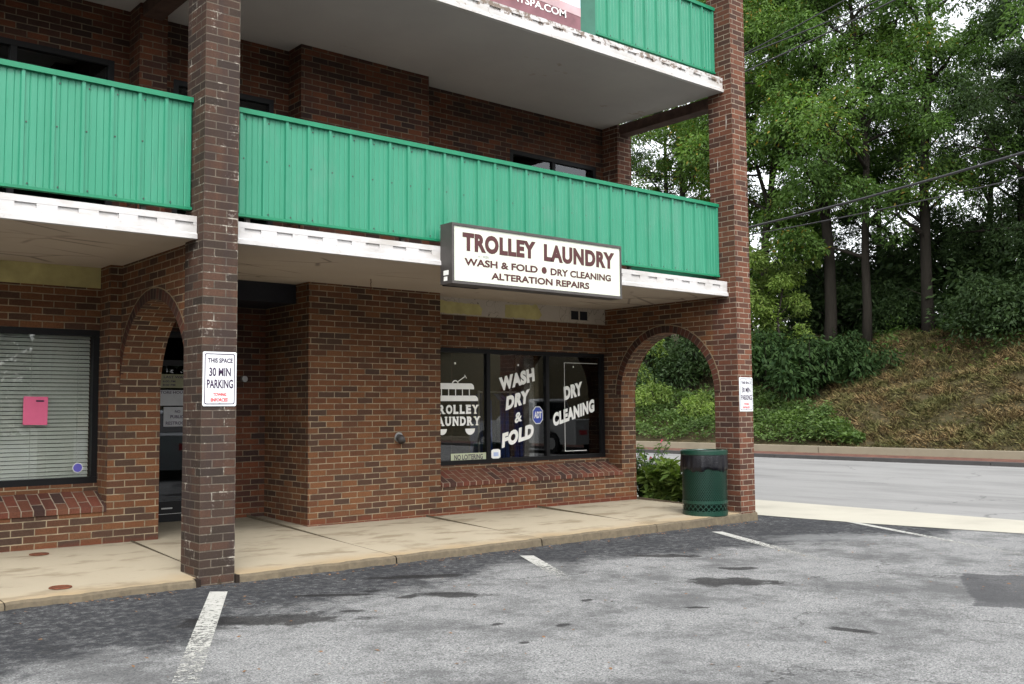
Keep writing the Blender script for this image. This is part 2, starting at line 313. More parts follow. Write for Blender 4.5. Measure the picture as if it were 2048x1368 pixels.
def leaf_mat(name, a, b, trans=0.35, dry=None, spec=0.18):
    k = N(name); r = k.geo().outputs['Random Per Island']; p = k.pos()
    c = k.mix(r, a, b)
    c = k.mix(k.rng(k.noise(p, 0.45, 3, 0.6), 0.42, 0.68, 0, 0.6), c, tuple(v * 0.6 for v in a))
    tn = k.noise(p, 0.8, 3, 0.6); c = k.mix(k.rng(tn, 0.50, 0.66, 0, 0.55), c, (a[0] * 2.3, a[1] * 2.0, a[2] * 1.7))
    if dry: c = k.mix(k.math('GREATER_THAN', r, 0.965), c, dry)
    d = k.bsdf(c, 0.6, spec)
    t = k.n('ShaderNodeBsdfTranslucent'); k.link(k.mix(1.0, c, (1.3, 1.5, 0.6), 'MULTIPLY'), t.inputs[0])
    mx = k.n('ShaderNodeMixShader'); mx.inputs[0].default_value = trans; k.link(d, mx.inputs[1]); k.link(t.outputs[0], mx.inputs[2])
    return k.done(mx.outputs[0])
LEAF_A = leaf_mat('locust_leaf', (0.056, 0.112, 0.022), (0.120, 0.195, 0.046), dry=(0.22, 0.16, 0.03))
LEAF_B = leaf_mat('walnut_leaf', (0.042, 0.090, 0.021), (0.098, 0.165, 0.042))
LEAF_C = leaf_mat('dark_leaf', (0.018, 0.037, 0.013), (0.044, 0.074, 0.024), 0.25)
LEAF_RH = leaf_mat('rhododendron_leaf', (0.013, 0.030, 0.010), (0.034, 0.060, 0.019), 0.15, spec=0.06)
LEAF_GC = leaf_mat('groundcover_leaf', (0.050, 0.092, 0.026), (0.105, 0.155, 0.050), 0.3)
LEAF_LT = leaf_mat('bright_leaf', (0.085, 0.145, 0.030), (0.165, 0.215, 0.055), 0.35)
def grass_mat():
    k = N('dry_grass'); r = k.geo().outputs['Random Per Island']; p = k.pos()
    c = k.mix(k.rng(r, .15, .9), (0.045, 0.030, 0.013), (0.24, 0.17, 0.078))
    g = k.rng(k.math('ADD', k.noise(p, 1.1, 4, 0.65), k.math('MULTIPLY', r, 0.12)), 0.48, 0.62, 0, 0.7)
    c = k.mix(g, c, k.mix(r, (0.040, 0.055, 0.016), (0.095, 0.105, 0.034)))
    return k.done(k.bsdf(c, 0.7, 0.15))
GRASSM = grass_mat()
def bark_mat():
    k = N('bark'); p = k.pos()
    c = k.mix(k.noise(k.scale(p, (9, 9, 1.2)), 1.0, 5, 0.7), (0.012, 0.011, 0.009), (0.036, 0.031, 0.025))
    return k.done(k.bsdf(c, 0.95, 0.1, 0, k.bump(k.noise(k.scale(p, (14, 14, 2)), 1.0, 4, 0.7), 0.8, 0.05)))
BARK = bark_mat()

# ------------------------------------------------------------ mesh helpers
def wloc(o):
    v = Vector((0, 0, 0))
    while o is not None: v += o.location; o = o.parent
    return v
def box_uv(n, v):
    a = (abs(n[0]), abs(n[1]), abs(n[2])); i = a.index(max(a))
    if i == 1: return (v[0], v[2])
    if i == 0: return (0.0985 - v[1], v[2]) if n[0] < 0 else (0.0985 + v[1], v[2])
    return (v[0], v[1])
class MB:
    def __init__(s): s.v = []; s.f = []; s.uv = {}; s.mi = []; s.cur = 0
    def face(s, pts, uvs=None):
        b = len(s.v); s.v += [tuple(p) for p in pts]; s.f.append(tuple(range(b, b + len(pts)))); s.mi.append(s.cur)
        if uvs: s.uv[len(s.f) - 1] = uvs
        return s
    def box(s, x0, x1, y0, y1, z0, z1):
        p = [(x, y, z) for z in (z0, z1) for y in (y0, y1) for x in (x0, x1)]
        for q in ((0, 2, 3, 1), (4, 5, 7, 6), (0, 1, 5, 4), (2, 6, 7, 3), (0, 4, 6, 2), (1, 3, 7, 5)): s.face([p[i] for i in q])
        return s
    def prism(s, poly, h0, h1, axis='Y'):
        # poly: ring of (a,b); axis Y: (x,z) extruded y; X: (y,z) extruded x; Z: (x,y) extruded z
        def P(a, b, h): return {'Y': (a, h, b), 'X': (h, a, b), 'Z': (a, b, h)}[axis]
        A = [P(a, b, h0) for a, b in poly]; B = [P(a, b, h1) for a, b in poly]; n = len(poly)
        s.face(A); s.face(B[::-1])
        for i in range(n): j = (i + 1) % n; s.face([A[j], A[i], B[i], B[j]])
        return s
    def tube(s, pts, rad, n=8, cap=True):
        pts = [Vector(p) for p in pts]; rings = []
        for i, p in enumerate(pts):
            d = (pts[min(i + 1, len(pts) - 1)] - pts[max(i - 1, 0)]).normalized()
            a = d.orthogonal().normalized() if i == 0 else (rings_a - d * rings_a.dot(d)).normalized()
            rings_a = a; b = d.cross(a); r = rad[i] if hasattr(rad, '__len__') else rad
            rings.append([p + a * (r * math.cos(2 * math.pi * k / n)) + b * (r * math.sin(2 * math.pi * k / n)) for k in range(n)])
        base = len(s.v)
        for r_ in rings: s.v += [tuple(q) for q in r_]
        for i in range(len(rings) - 1):
            for k in range(n):
                k2 = (k + 1) % n; s.f.append((base + i * n + k, base + i * n + k2, base + (i + 1) * n + k2, base + (i + 1) * n + k)); s.mi.append(s.cur)
        if cap:
            s.f.append(tuple(base + k for k in range(n))[::-1]); s.mi.append(s.cur)
            s.f.append(tuple(base + (len(rings) - 1) * n + k for k in range(n))); s.mi.append(s.cur)
        return s
    def lathe(s, prof, n=32, c=(0, 0), rf=None):
        base = len(s.v)
        for r, z in prof:
            for k in range(n):
                t = 2 * math.pi * k / n; rr = r if rf is None else rf(r, z, t); s.v.append((c[0] + rr * math.cos(t), c[1] + rr * math.sin(t), z))
        for i in range(len(prof) - 1):
            for k in range(n):
                k2 = (k + 1) % n; s.f.append((base + i * n + k, base + i * n + k2, base + (i + 1) * n + k2, base + (i + 1) * n + k)); s.mi.append(s.cur)
        return s
    def build(s, name, mats, parent=None, smooth=False, loc=None, bevel=0.0):
        if not isinstance(mats, (list, tuple)): mats = [mats]
        o0 = wloc(parent) if parent else Vector(loc or (0, 0, 0))
        me = bpy.data.meshes.new(name)
        me.from_pydata([(a - o0[0], b - o0[1], c - o0[2]) for a, b, c in s.v], [], s.f)
        for mm in mats: me.materials.append(mm)
        me.update()
        uvl = me.uv_layers.new(name='UVMap')
        buf = np.zeros(len(me.loops) * 2, dtype=np.float32)
        for pi, pl in enumerate(me.polygons):
            if s.mi[pi]: pl.material_index = s.mi[pi]
            us = s.uv.get(pi); nn = pl.normal
            for k, li in enumerate(pl.loop_indices):
                u = us[k] if us else box_uv(nn, s.v[s.f[pi][k]])
                buf[2 * li] = u[0]; buf[2 * li + 1] = u[1]
        uvl.data.foreach_set('uv', buf)
        if smooth:
            for pl in me.polygons: pl.use_smooth = True
        o = bpy.data.objects.new(name, me); COL.objects.link(o)
        if parent: o.parent = parent
        else: o.location = o0
        if bevel:
            bm_ = o.modifiers.new('edge', 'BEVEL'); bm_.width = bevel; bm_.segments = 2; bm_.limit_method = 'ANGLE'; bm_.angle_limit = R(50)
        return o
def tag(o, label=None, cat=None, group=None, kind=None):
    if label: o['label'] = label
    if cat: o['category'] = cat
    if group: o['group'] = group
    if kind: o['kind'] = kind
    return o
def thing(name, label, cat, loc=(0, 0, 0), group=None):
    o = bpy.data.objects.new(name, None); COL.objects.link(o); o.location = loc; o.empty_display_size = 0.2
    return tag(o, label, cat, group)
def structure(name, mb, mat, label, cat): return tag(mb.build(name, mat), label, cat, kind='structure')

_tc = {}
def glyphs(body, bold, spacing=1.0):
    key = (body, bold, spacing)
    if key in _tc: return _tc[key]
    cu = bpy.data.curves.new('t', 'FONT'); cu.body = body; cu.size = 1.0; cu.offset = bold; cu.extrude = 0.0; cu.space_character = spacing; cu.resolution_u = 4
    cu.fill_mode = 'BOTH' if hasattr(cu, 'fill_mode') else None
    o = bpy.data.objects.new('t', cu); COL.objects.link(o); bpy.context.view_layer.update()
    dg = bpy.context.evaluated_depsgraph_get(); me = bpy.data.meshes.new_from_object(o.evaluated_get(dg))
    V = np.array([v.co[:2] for v in me.vertices]); F = [tuple(p.vertices) for p in me.polygons]
    bpy.data.objects.remove(o); bpy.data.curves.remove(cu); bpy.data.meshes.remove(me)
    lo, hi = V.min(0), V.max(0); V = (V - lo) / (hi - lo)
    _tc[key] = (V, F); return _tc[key]
def text(mb, body, bl, br, tl, y, bold=0.03, spacing=1.0, th=0.0016):
    """lettering on a wall facing -Y: bl, br, tl are (x, z) corners of the text's box"""
    V, F = glyphs(body, bold, spacing)
    bl, br, tl = map(np.array, (bl, br, tl))
    P = bl + V[:, :1] * (br - bl) + V[:, 1:] * (tl - bl); b = len(mb.v)
    mb.v += [(float(a), y - th, float(c)) for a, c in P]
    for f in F: mb.f.append(tuple(b + i for i in f)); mb.mi.append(mb.cur)
def tbox(mb, body, x0, x1, z0, z1, y, bold=0.03, spacing=1.0): text(mb, body, (x0, z0), (x1, z0), (x0, z1), y, bold, spacing)

# ------------------------------------------------------------ ground, road, pavement
def zg(x): return -0.141 - 0.0066 * min(max(x, -20), 10.0)
def sheet(poly, dz, nx=None):
    mb = MB(); mb.face([(x, y, zg(x) + dz) for x, y in poly]); return mb
g = MB()
g.face([(-900, -900, -0.45), (900, -900, -0.45), (900, 900, -0.45), (-900, 900, -0.45)])
structure('ground', g, SOIL, 'bare brown earth under the trees reaching to the horizon', 'ground')
mb = MB()
xs = [-20, -8, -4, 0, 4, 7.0]
for a, b in zip(xs[:-1], xs[1:]): mb.face([(a, -40, zg(a)), (b, -40, zg(b)), (b, 3.5, zg(b)), (a, 3.5, zg(a))])
mb.face([(7.0, -40, zg(7)), (9.7, -40, zg(9.7)), (9.7, 3.5, zg(9.7)), (7.0, 3.5, zg(7.0))])
structure('parking_lot', mb, ASPHALT, 'worn grey asphalt parking lot with dark tar strip along the curb', 'parking lot')
mb = MB()
ap = [(7.72, 0.7), (7.74, 0.39), (7.80, -0.3), (7.90, -1.1), (8.08, -2.0), (8.3, -3.0), (8.75, -4.4), (9.2, -6.0), (9.55, -8.0)]
for (a, b) in zip(ap[:-1], ap[1:]):
    mb.face([(a[0], a[1], zg(a[0]) + .006), (b[0], b[1], zg(b[0]) + .006), (9.62, b[1], zg(9.62) + .006), (9.62, a[1], zg(9.62) + .006)])
mb.face([(7.24, .7, zg(7.24) + .006), (9.62, .7, zg(9.62) + .006), (9.62, 60, zg(9.62) + .006), (7.24, 60, zg(7.24) + .006)])
structure('path', mb, APRON, 'pale concrete strip between the parking lot and the road', 'concrete strip')
mb = MB()
for a, b in ((9.62, 12), (12, 20.5)): mb.face([(a, -120, zg(a) + .003), (b, -120, zg(b) + .003), (b, 160, zg(b) + .003), (a, 160, zg(a) + .003)])
structure('road', mb, ROAD, 'light grey asphalt street with fine cracks', 'road')
zr = zg(20)
mb = MB(); y = -120
while y < 160: mb.box(20.5, 20.7, y, y + 2.985, zr - .1, zr + .10); y += 3.0
structure('kerb', mb, GRANITE, 'dark granite kerb along the far side of the road', 'kerb')
mb = MB(); mb.face([(20.7, -120, zr + .09), (22.2, -120, zr + .09), (22.2, 160, zr + .09), (20.7, 160, zr + .09)])
structure('brick_pavement', mb, BR_PAVE, 'red brick pavement between the granite kerb and the planted bank', 'pavement')
mb = MB(); y = -117.3
while y < 160: mb.box(22.2, 22.45, y, y + 5.97, zr, zr + .285); y += 6.0
tag(mb.build('retaining_wall', LOWWALL, bevel=0.015), 'low pale concrete edging wall at the foot of the grassy bank', 'low wall')

def hill(x, y):
    t = x - 22.45
    if t < 0: return zr
    h = .05 + (.44 * t if t < 8.5 else .44 * 8.5 + .16 * min(t - 8.5, 12))
    b = min(1, t / 2.0)
    return h + b * (.16 * math.sin(x * 1.1 + y * .7) + .12 * math.sin(y * 1.3 - x * .4) + .07 * math.sin(y * 2.9 + x * 2.1))
mb = MB(); HX = [22.45 + .5 * i for i in range(22)] + [35, 40, 50, 70, 110, 180]; HY = [-120, -80, -50, -35, -25] + [-18 + 0.8 * i for i in range(76)] + [50, 65, 90, 120, 160]
idx = {}
for i, x in enumerate(HX):
    for j, y in enumerate(HY): idx[i, j] = len(mb.v); mb.v.append((x, y, hill(x, y)))
for i in range(len(HX) - 1):
    for j in range(len(HY) - 1): mb.f.append((idx[i, j], idx[i + 1, j], idx[i + 1, j + 1], idx[i, j + 1])); mb.mi.append(0)
tag(mb.build('hill', SOIL, smooth=True), 'earth bank rising steeply behind the road under the trees', 'bank', kind='structure')

# walkway in front of the shops: slabs with open joints, front edge broken aggregate
def zback(x): return -0.008 * x + 0.002
def zfront(x): return -0.084 - 0.0005 * x if x < 5.8 else -0.087 + (x - 5.8) * 0.006
jx = [-7.0, -3.6, -1.4, 0.166, 1.83, 3.6, 5.35, 7.24]
mb = MB()
for a, b in zip(jx[:-1], jx[1:]):
    a += .0035 if a != .166 else .009; b -= .0035 if b != .166 else .009; n = 34; front = []
    for i in range(n + 1):
        x = a + (b - a) * i / n; wv = .010 * math.sin(x * 9.1) + .007 * math.sin(x * 23.7 + 1) + random.uniform(-.009, .006)
        front.append((x, .06 if -.001 < x < .297 else -.02 + wv))
    for (x0, y0), (x1, y1) in zip(front[:-1], front[1:]):
        def zz(x, y): t = (y + .02) / 2.04; return zfront(x) + (zback(x) - zfront(x)) * t
        mb.cur = 0
        mb.face([(x0, y0 + .03, zz(x0, y0 + .03)), (x1, y1 + .03, zz(x1, y1 + .03)), (x1, 3.3, zz(x1, 3.3)), (x0, 3.3, zz(x0, 3.3))])
        mb.cur = 1
        r0, r1 = random.uniform(.008, .022), random.uniform(.008, .022)
        mb.face([(x0, y0, zz(x0, y0) - .016), (x1, y1, zz(x1, y1) - .016), (x1, y1 + .03, zz(x1, y1 + .03)), (x0, y0 + .03, zz(x0, y0 + .03))])
        mb.face([(x0, y0 - .012, zg(x0) - .03), (x1, y1 - .012, zg(x1) - .03), (x1, y1, zz(x1, y1) - .016), (x0, y0, zz(x0, y0) - .016)])
    mb.cur = 1
    for x in (a, b): mb.face([(x, -.01, zg(x) - .03), (x, 3.3, zg(x) - .03), (x, 3.3, zback(x) + .08), (x, -.01, zfront(x) - .01)])
mb.cur = 2; mb.face([(-7, .02, -.115), (7.2, .02, -.135), (7.2, 3.3, -.03), (-7, 3.3, .03)])
for a, b in ((-.035, .002), (.293, .323)): mb.box(a, b, -.036, .05, -.2, zfront(0) + .003)
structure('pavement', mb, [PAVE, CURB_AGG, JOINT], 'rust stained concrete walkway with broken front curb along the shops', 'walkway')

# parking lines
def pline(x0, y0, L, kw, w=0.142):
    d = np.array([-.456, -.89]); d /= np.linalg.norm(d); nrm = np.array([.775, -.632]) * w; o = np.array([x0, y0]); mb = MB(); n = 6
    for i in range(n):
        a = o + d * L * i / n; b = o + d * L * (i + 1) / n
        q = [a, b, b + nrm, a + nrm]
        mb.face([(p[0], p[1], zg(p[0]) + .004) for p in q], [(0, kw * L * i / n), (0, kw * L * (i + 1) / n), (.14, kw * L * (i + 1) / n), (.14, kw * L * i / n)])
    return mb
for (x, y, L, kw, w, lab) in ((-.03, -.28, 4.6, 1.05, .135, 'worn white parking line starting at the foot of the dark brick pillar'), (2.98, -.40, 4.0, 2.5, .13, 'faded white parking line ending at the middle of the walkway curb'),
                  (5.84, -.41, 4.0, 1.5, .12, 'faded white parking line starting near the green litter bin'), (7.89, -.86, 4.2, 1.1, .10, 'thin white parking line beside the pale concrete strip')):
    tag(pline(x, y, L, kw, w).build('road_marking', MARK), lab, 'parking line', 'white parking lines on the asphalt', 'structure')

# ------------------------------------------------------------ the building
PW, XB, XB2, D1, D2, D3, PD = 0.295, 6.94, 7.229, 2.014, 2.31, 3.05, 0.373
K1, K2 = 2.04, 3.81
B = thing('brick_building', 'red brown brick shop building with green balcony railings and arched side walls', 'building')
# lower storey walls
mb = MB(); mb.box(K1, K2, D1, 3.4, -.2, 2.66); mb.build('wall', BR_RED, B)
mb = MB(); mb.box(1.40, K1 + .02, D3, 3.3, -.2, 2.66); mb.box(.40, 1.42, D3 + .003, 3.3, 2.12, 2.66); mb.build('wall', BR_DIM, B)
mb = MB(); mb.box(.424, K1 + .01, D2, D3, 2.425, 2.655); mb.build('door_canopy', HEADER, B)
mb = MB(); mb.box(K2, XB + .01, D2, 2.5, 2.0, 2.432); mb.box(K2 - .05, XB + .01, D1 + .003, 2.48, -.25, .31)
mb.box(K2, XB + .01, D2 - .012, 2.47, .30, .54); mb.build('wall', BR_RED, B)
mb = MB(); mb.box(K2, XB + .01, D2 - .006, 2.52, 2.425, 2.66); mb.build('plaster_band', PLASTER, B)
# sloped brick sill (running bricks laid down the slope)
def sill(x0, x1):
    mb = MB(); s = math.hypot(.285, .13)
    A, Bq, Cq, Dq = (x0, D1 - .012, .302), (x1, D1 - .012, .302), (x1, D1 - .012, .352), (x0, D1 - .012, .352)
    mb.face([A, Bq, Cq, Dq], [(0.04, x0), (0.04, x1), (.09, x1), (.09, x0)])
    E_, F_ = (x1, D2 - .013, .484), (x0, D2 - .013, .484)
    mb.face([Dq, Cq, E_, F_], [(.09, x0), (.09, x1), (.09 + s, x1), (.09 + s, x0)])
    mb.face([(x0, D1 + .02, .302), (x1, D1 + .02, .302), Bq, A])
    for x in (x0, x1): mb.face([(x, D1 - .012, .302), (x, D1 - .012, .352), (x, D2 - .013, .484), (x, D2 - .013, .302)])
    return mb
sill(K2 + .002, XB - .002).build('window_sill', BR_SILL, B)
# side pier and arch wall at the road end
def arch_wall(x0, x1, zsp=1.42, ztop=2.66):
    """wall in the YZ plane from PD to D1 with a round arch; opening spans the whole bay"""
    mb = MB(); yc = (PD + D1) / 2; r = (D1 - PD) / 2; n = 28
    arc = [(yc + r * math.cos(math.pi * i / n), zsp + r * math.sin(math.pi * i / n)) for i in range(n + 1)]
    for i in range(n):
        (ya, za), (yb, zb) = arc[i], arc[i + 1]
        mb.face([(x0, ya, ztop), (x0, ya, za), (x0, yb, zb), (x0, yb, ztop)]); mb.face([(x1, ya, za), (x1, ya, ztop), (x1, yb, ztop), (x1, yb, zb)])
        sa, sb = math.pi * r * i / n, math.pi * r * (i + 1) / n
        mb.face([(x0, ya, za), (x1, ya, za), (x1, yb, zb), (x0, yb, zb)], [(x0, sa), (x1, sa), (x1, sb), (x0, sb)])
    mb.face([(x0, PD, ztop), (x1, PD, ztop), (x1, D1, ztop), (x0, D1, ztop)])
    return mb
def arch_ring(x, zsp=1.42):
    mb = MB(); yc = (PD + D1) / 2; r = (D1 - PD) / 2; n = 40; r2 = r + .098; xo = x - .004
    for i in range(n):
        a, b = math.pi * i / n, math.pi * (i + 1) / n
        P = lambda t, q, xx: (xx, yc + q * math.cos(t), zsp + q * math.sin(t))
        mb.face([P(a, r2, xo), P(a, r, xo), P(b, r, xo), P(b, r2, xo)], [(.098, r * a), (0, r * a), (0, r * b), (.098, r * b)])
        mb.cur = 1; mb.face([P(a, r2 + .011, xo + .0012), P(a, r2, xo + .0012), P(b, r2, xo + .0012), P(b, r2 + .011, xo + .0012)]); mb.cur = 0
        mb.face([P(a, r2, x + .02), P(a, r2, xo), P(b, r2, xo), P(b, r2, x + .02)])
        mb.face([P(a, r, xo), P(a, r, x + .02), P(b, r, x + .02), P(b, r, xo)])
    return mb
mb = arch_wall(XB, XB2); aw = mb.build('arch_wall', BR_RED, B)
arch_ring(XB).build('arch_ring', [BR_RING, MORTAR], B)
mb = MB(); mb.box(XB, XB2, D1, 2.75, -.3, 2.66); mb.build('pier', BR_RED, B)
mb = MB(); mb.box(XB + .02, XB2 - .003, 2.75, 12.0, -.3, 8.0); mb.build('wall', BR_DIM, B)
# bay on the near side of the dark pillar
AX0, AX1 = .035, .424
arch_wall(AX0, AX1).build('arch_wall', BR_RED, B)
arch_ring(AX0).build('arch_ring', [BR_RING, MORTAR], B)
mb = MB(); mb.box(-.07, AX1, D1, 3.2, -.2, 2.66); mb.build('pier', BR_RED, B)
mb = MB(); mb.box(-7, -.06, D2, 2.5, 2.03, 2.445); mb.box(-7, -.06, D1 + .003, 2.48, -.2, .31); mb.box(-7, -.06, D2 - .012, 2.47, .30, .555); mb.build('wall', BR_RED, B)
mb = MB(); mb.box(-7, -.06, D2 - .006, 2.52, 2.44, 2.66); mb.build('plaster_band', YELLOW, B)
sill(-7, -.072).build('window_sill', BR_SILL, B)
mb = MB(); mb.box(-7, -3.6, D1 + .001, 2.3, .3, 2.66); mb.build('wall', BR_RED, B)
# yellow patches where the white skim has come off
def patch(pts, name='bare_patch'):
    mb = MB(); out = []; n = len(pts)
    for i in range(n):
        a, b = np.array(pts[i]), np.array(pts[(i + 1) % n]); L = np.linalg.norm(b - a); m_ = max(2, int(L / .035))
        for q in range(m_):
            t = q / m_; p = a + (b - a) * t + (RNG.normal(0, .0045, 2) if q else 0); out.append((float(p[0]), float(p[1])))
    mb.prism(out, D2 - .009, D2 - .004, 'Y'); return mb.build(name, YELLOW, B)
patch([(4.02, 2.60), (4.16, 2.585), (4.64, 2.575), (4.69, 2.52), (4.67, 2.437), (4.02, 2.437)])
patch([(5.07, 2.60), (5.63, 2.632), (5.72, 2.50), (5.66, 2.437), (5.07, 2.437)])
# pillars
mb = MB(); mb.box(0, PW, 0, PD, -.3, 8.0); mb.build('pillar', BR_WEA, B, bevel=.004)
mb = MB(); mb.box(XB, XB2, 0, PD, -.4, 8.0); mb.build('pillar', BR_PIL, B, bevel=.004)
mb = MB(); mb.box(-6.94, -6.94 + PW, 0, PD, -.3, 8.0); mb.build('pillar', BR_WEA, B)
# upper storey walls
ZS1, ZS2 = 2.64, 5.275
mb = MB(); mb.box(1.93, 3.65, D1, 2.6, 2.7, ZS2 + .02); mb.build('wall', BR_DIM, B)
def wall_open(x0, x1, z0, z1, holes, y0=D2, y1=2.5):
    mb = MB(); x = x0
    for a, b, zt in holes:
        mb.box(x, a, y0, y1, z0, z1); mb.box(a, b, y0 + .0, y1, zt, z1); x = b
    mb.box(x, x1, y0, y1, z0, z1); return mb
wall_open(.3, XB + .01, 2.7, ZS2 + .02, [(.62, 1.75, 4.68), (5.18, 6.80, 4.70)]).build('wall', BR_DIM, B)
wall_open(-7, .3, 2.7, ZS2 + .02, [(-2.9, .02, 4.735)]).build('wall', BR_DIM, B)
mb = MB(); mb.box(.165, .44, D1, 2.4, 2.7, ZS2 + .02); mb.build('pier', BR_DIM, B)
mb = MB(); mb.box(XB + .002, XB2 - .002, D1, 2.75, 2.64, ZS2 + .02); mb.build('pier', BR_PIL, B)
mb = MB(); mb.box(-7, XB2 - .005, D2, 2.5, ZS2 + .1, 8.0); mb.build('wall', BR_DIM, B)  # third storey wall, added with the roof for the light
for x in (XB + .05, .19): 
    mb = MB(); mb.box(x, x + .19, PD - .02, D1 + .02, 5.145, ZS2 + .01); mb.build('beam', DARKWOOD, B)
# balcony slabs, dentil fascia, soffits
def slab(z, soff, x1=XB - .003):
    mb = MB(); mb.box(-7, x1, .16, 2.46, z, z + .18); return mb.build('balcony_slab', soff, B)
slab(2.64, SOFFIT); slab(5.28, SOFFIT2)
mb = MB(); mb.box(-7, XB2 + .2, -.1, 12, 8.0, 8.25); mb.build('roof', SOFFIT2, B)  # unseen roof slab, added to block sky light from above
def fascia(x0, x1, z):
    mb = MB(); y = .135
    mb.box(x0, x1, y + .017, .165, z + .004, z + .180)                  # backing seen in the slots
    mb.box(x0, x1, y, y + .019, z + .134, z + .184)                     # above the slots
    mb.box(x0, x1, y, y + .019, z + .045, z + .096)                     # below the slots
    s, w = .297, .15
    k = math.floor((x0 - .49) / s); x = .49 + k * s - w / 2; last = x0
    while x < x1:
        a, b = max(x, x0), min(x + w, x1)
        if a > last: mb.box(last, a, y + .0015, y + .018, z + .0955, z + .1345)
        last = max(last, b); x += s
    if last < x1: mb.box(last, x1, y + .0015, y + .018, z + .0955, z + .1345)
    mb.prism([(.17, z - .004), (y - .016, z - .004), (y - .016, z + .034), (y, z + .047), (.17, z + .047)], x0, x1, 'X')   # lip
    return mb.build('fascia', WHITE, B)
fascia(-7, -.001, 2.64); fascia(PW + .001, XB - .001, 2.64); fascia(PW + .001, XB - .001, 5.28); fascia(-7, -.001, 5.28)
# railings of ribbed sheet metal
def railing(x0, x1, z0, z1, ribs=0.64, s=0.216):
    y = .257; prof = [(x0, 0.0)]; k = math.ceil((x0 - ribs) / s)
    x = ribs + (k - 1) * s
    while x < x1 + s:
        pts = [(x - .019, 0), (x - .012, -.020), (x + .012, -.020), (x + .019, 0)]
        for q in (1, 2, 3): xm = x + s * q / 4; pts += [(xm - .007, 0), (xm, .0055), (xm + .007, 0)]
        prof += [(a, b) for a, b in pts if x0 < a < x1]
        x += s
    prof.append((x1, 0.0)); mb = MB()
    for (a, ya), (b, yb) in zip(prof[:-1], prof[1:]):
        mb.face([(a, y + ya, z0), (b, y + yb, z0), (b, y + yb, z1), (a, y + ya, z1)])
        mb.face([(b, y + yb + .012, z0), (a, y + ya + .012, z0), (a, y + ya + .012, z1), (b, y + yb + .012, z1)])
    mb.cur = 1; x = ribs + math.ceil((x0 - ribs) / s) * s
    while x < x1 - .05:
        for dx, zz in ((.045, z0 + .035), (.045, z1 - .06), (.03, z0 + .5)):
            if random.random() < .8: mb.box(x + dx - .005, x + dx + .005, y - .006, y + .001, zz - .005, zz + .005)
        x += s
    rl = mb.build('balcony_railing', [GREEN, DARKMETAL], B)
    t = MB(); t.box(x0, x1, y - .032, y + .035, z1 - .012, z1 + .030); t.build('top_rail', GREEN_TRIM, rl)
    t = MB(); t.box(x0, x1, y - .024, y + .03, z0 - .012, z0 + .010); t.build('bottom_rail', GREEN_TRIM, rl)
    xx = x0 + .2
    while xx < x1: MB().box(xx, xx + .04, y + .037, y + .077, z0 - .08, z1 - .02).build('post', DARKMETAL, rl); xx += 1.6
    return rl
railing(-7, -.004, 2.905, 3.805); railing(PW + .004, XB - .012, 2.905, 3.805); railing(PW + .004, XB - .012, 5.555, 6.39)
railing(-7, -.004, 5.555, 6.39)
mb = MB(); mb.box(XB2 - .06, XB2 - .02, PD, D1, 2.9, 3.80); mb.build('side_railing', GREEN, B)

# windows -------------------------------------------------------
def window(x0, x1, z0, z1, mull, y=D2, gm=None, fw=.055, name='window', parent=B):
    f = MB(); yf0, yf1 = y - .004, y + .09
    f.box(x0, x1, yf0, yf1, z1 - fw, z1); f.box(x0, x1, yf0 - .003, yf1, z0, z0 + fw)
    f.box(x0, x0 + fw, yf0 + .002, yf1, z0 + fw, z1 - fw); f.box(x1 - fw, x1, yf0 + .002, yf1, z0 + fw, z1 - fw)
    for q in mull: f.box(q - .028, q + .028, yf0 + .004, yf1, z0 + fw, z1 - fw)
    w = f.build(name, BLACK, parent)
    ed = [x0 + fw] + sum([[q - .028, q + .028] for q in mull], []) + [x1 - fw]
    for a, b in zip(ed[::2], ed[1::2]):
        p = MB(); p.box(a - .005, b + .005, y + .030, y + .036, z0 + fw - .005, z1 - fw + .005); p.build('pane', gm or GLASS, w)
    return w
win = window(K2 + .005, 6.905, .54, 2.005, [4.79, 5.82])
GY = D2 + .029      # front of the glass
WYO = .029 / 9.9    # parallax allowance, negligible
# shop lettering on the glass
def serif_word(mb, word, x0, x1, z0, z1, y):
    wd = {'O': 1.05, 'L': .92, 'A': 1.12, 'N': 1.12, 'U': 1.08, 'D': 1.05, 'R': 1.1, 'Y': 1.08, 'T': 1.0, 'E': .95}
    tot = sum(wd[c] for c in word); u = (x1 - x0) / tot; x = x0; h = z1 - z0; s = h * .13
    for c in word:
        w = wd[c] * u; a, b = x + w * .06, x + w * .94; W_ = b - a
        tbox(mb, c, a + (W_ * .06 if c in 'LREDNTU' else 0), b - (W_ * .06 if c in 'LNTUE' else 0), z0, z1, y, .055)
        def bar(f0, f1, top): mb.face([(a + W_ * f0, y - .002, (z1 - s) if top else z0), (a + W_ * f1, y - .002, (z1 - s) if top else z0), (a + W_ * f1, y - .002, z1 if top else z0 + s), (a + W_ * f0, y - .002, z1 if top else z0 + s)])
        if c in 'RLEDN': bar(0, .42, True)
        if c in 'RLED': bar(0, .42, False)
        if c == 'N': bar(0, .40, False); bar(.62, 1.0, True)
        if c == 'R': bar(.68, 1.04, False)
        if c == 'A': bar(-.04, .34, False); bar(.64, 1.04, False)
        if c == 'Y': bar(-.04, .36, True); bar(.64, 1.04, True); bar(.28, .72, False)
        if c == 'U': bar(-.02, .38, True); bar(.62, 1.02, True)
        if c == 'T': bar(.26, .74, False)
        x += w
L = MB()
serif_word(L, 'TROLLEY', 3.895, 4.650, 1.175, 1.290, GY); serif_word(L, 'LAUNDRY', 3.89, 4.674, 1.027, 1.143, GY)
def dec(poly): L.face([(a, GY - .0016, b) for a, b in poly])
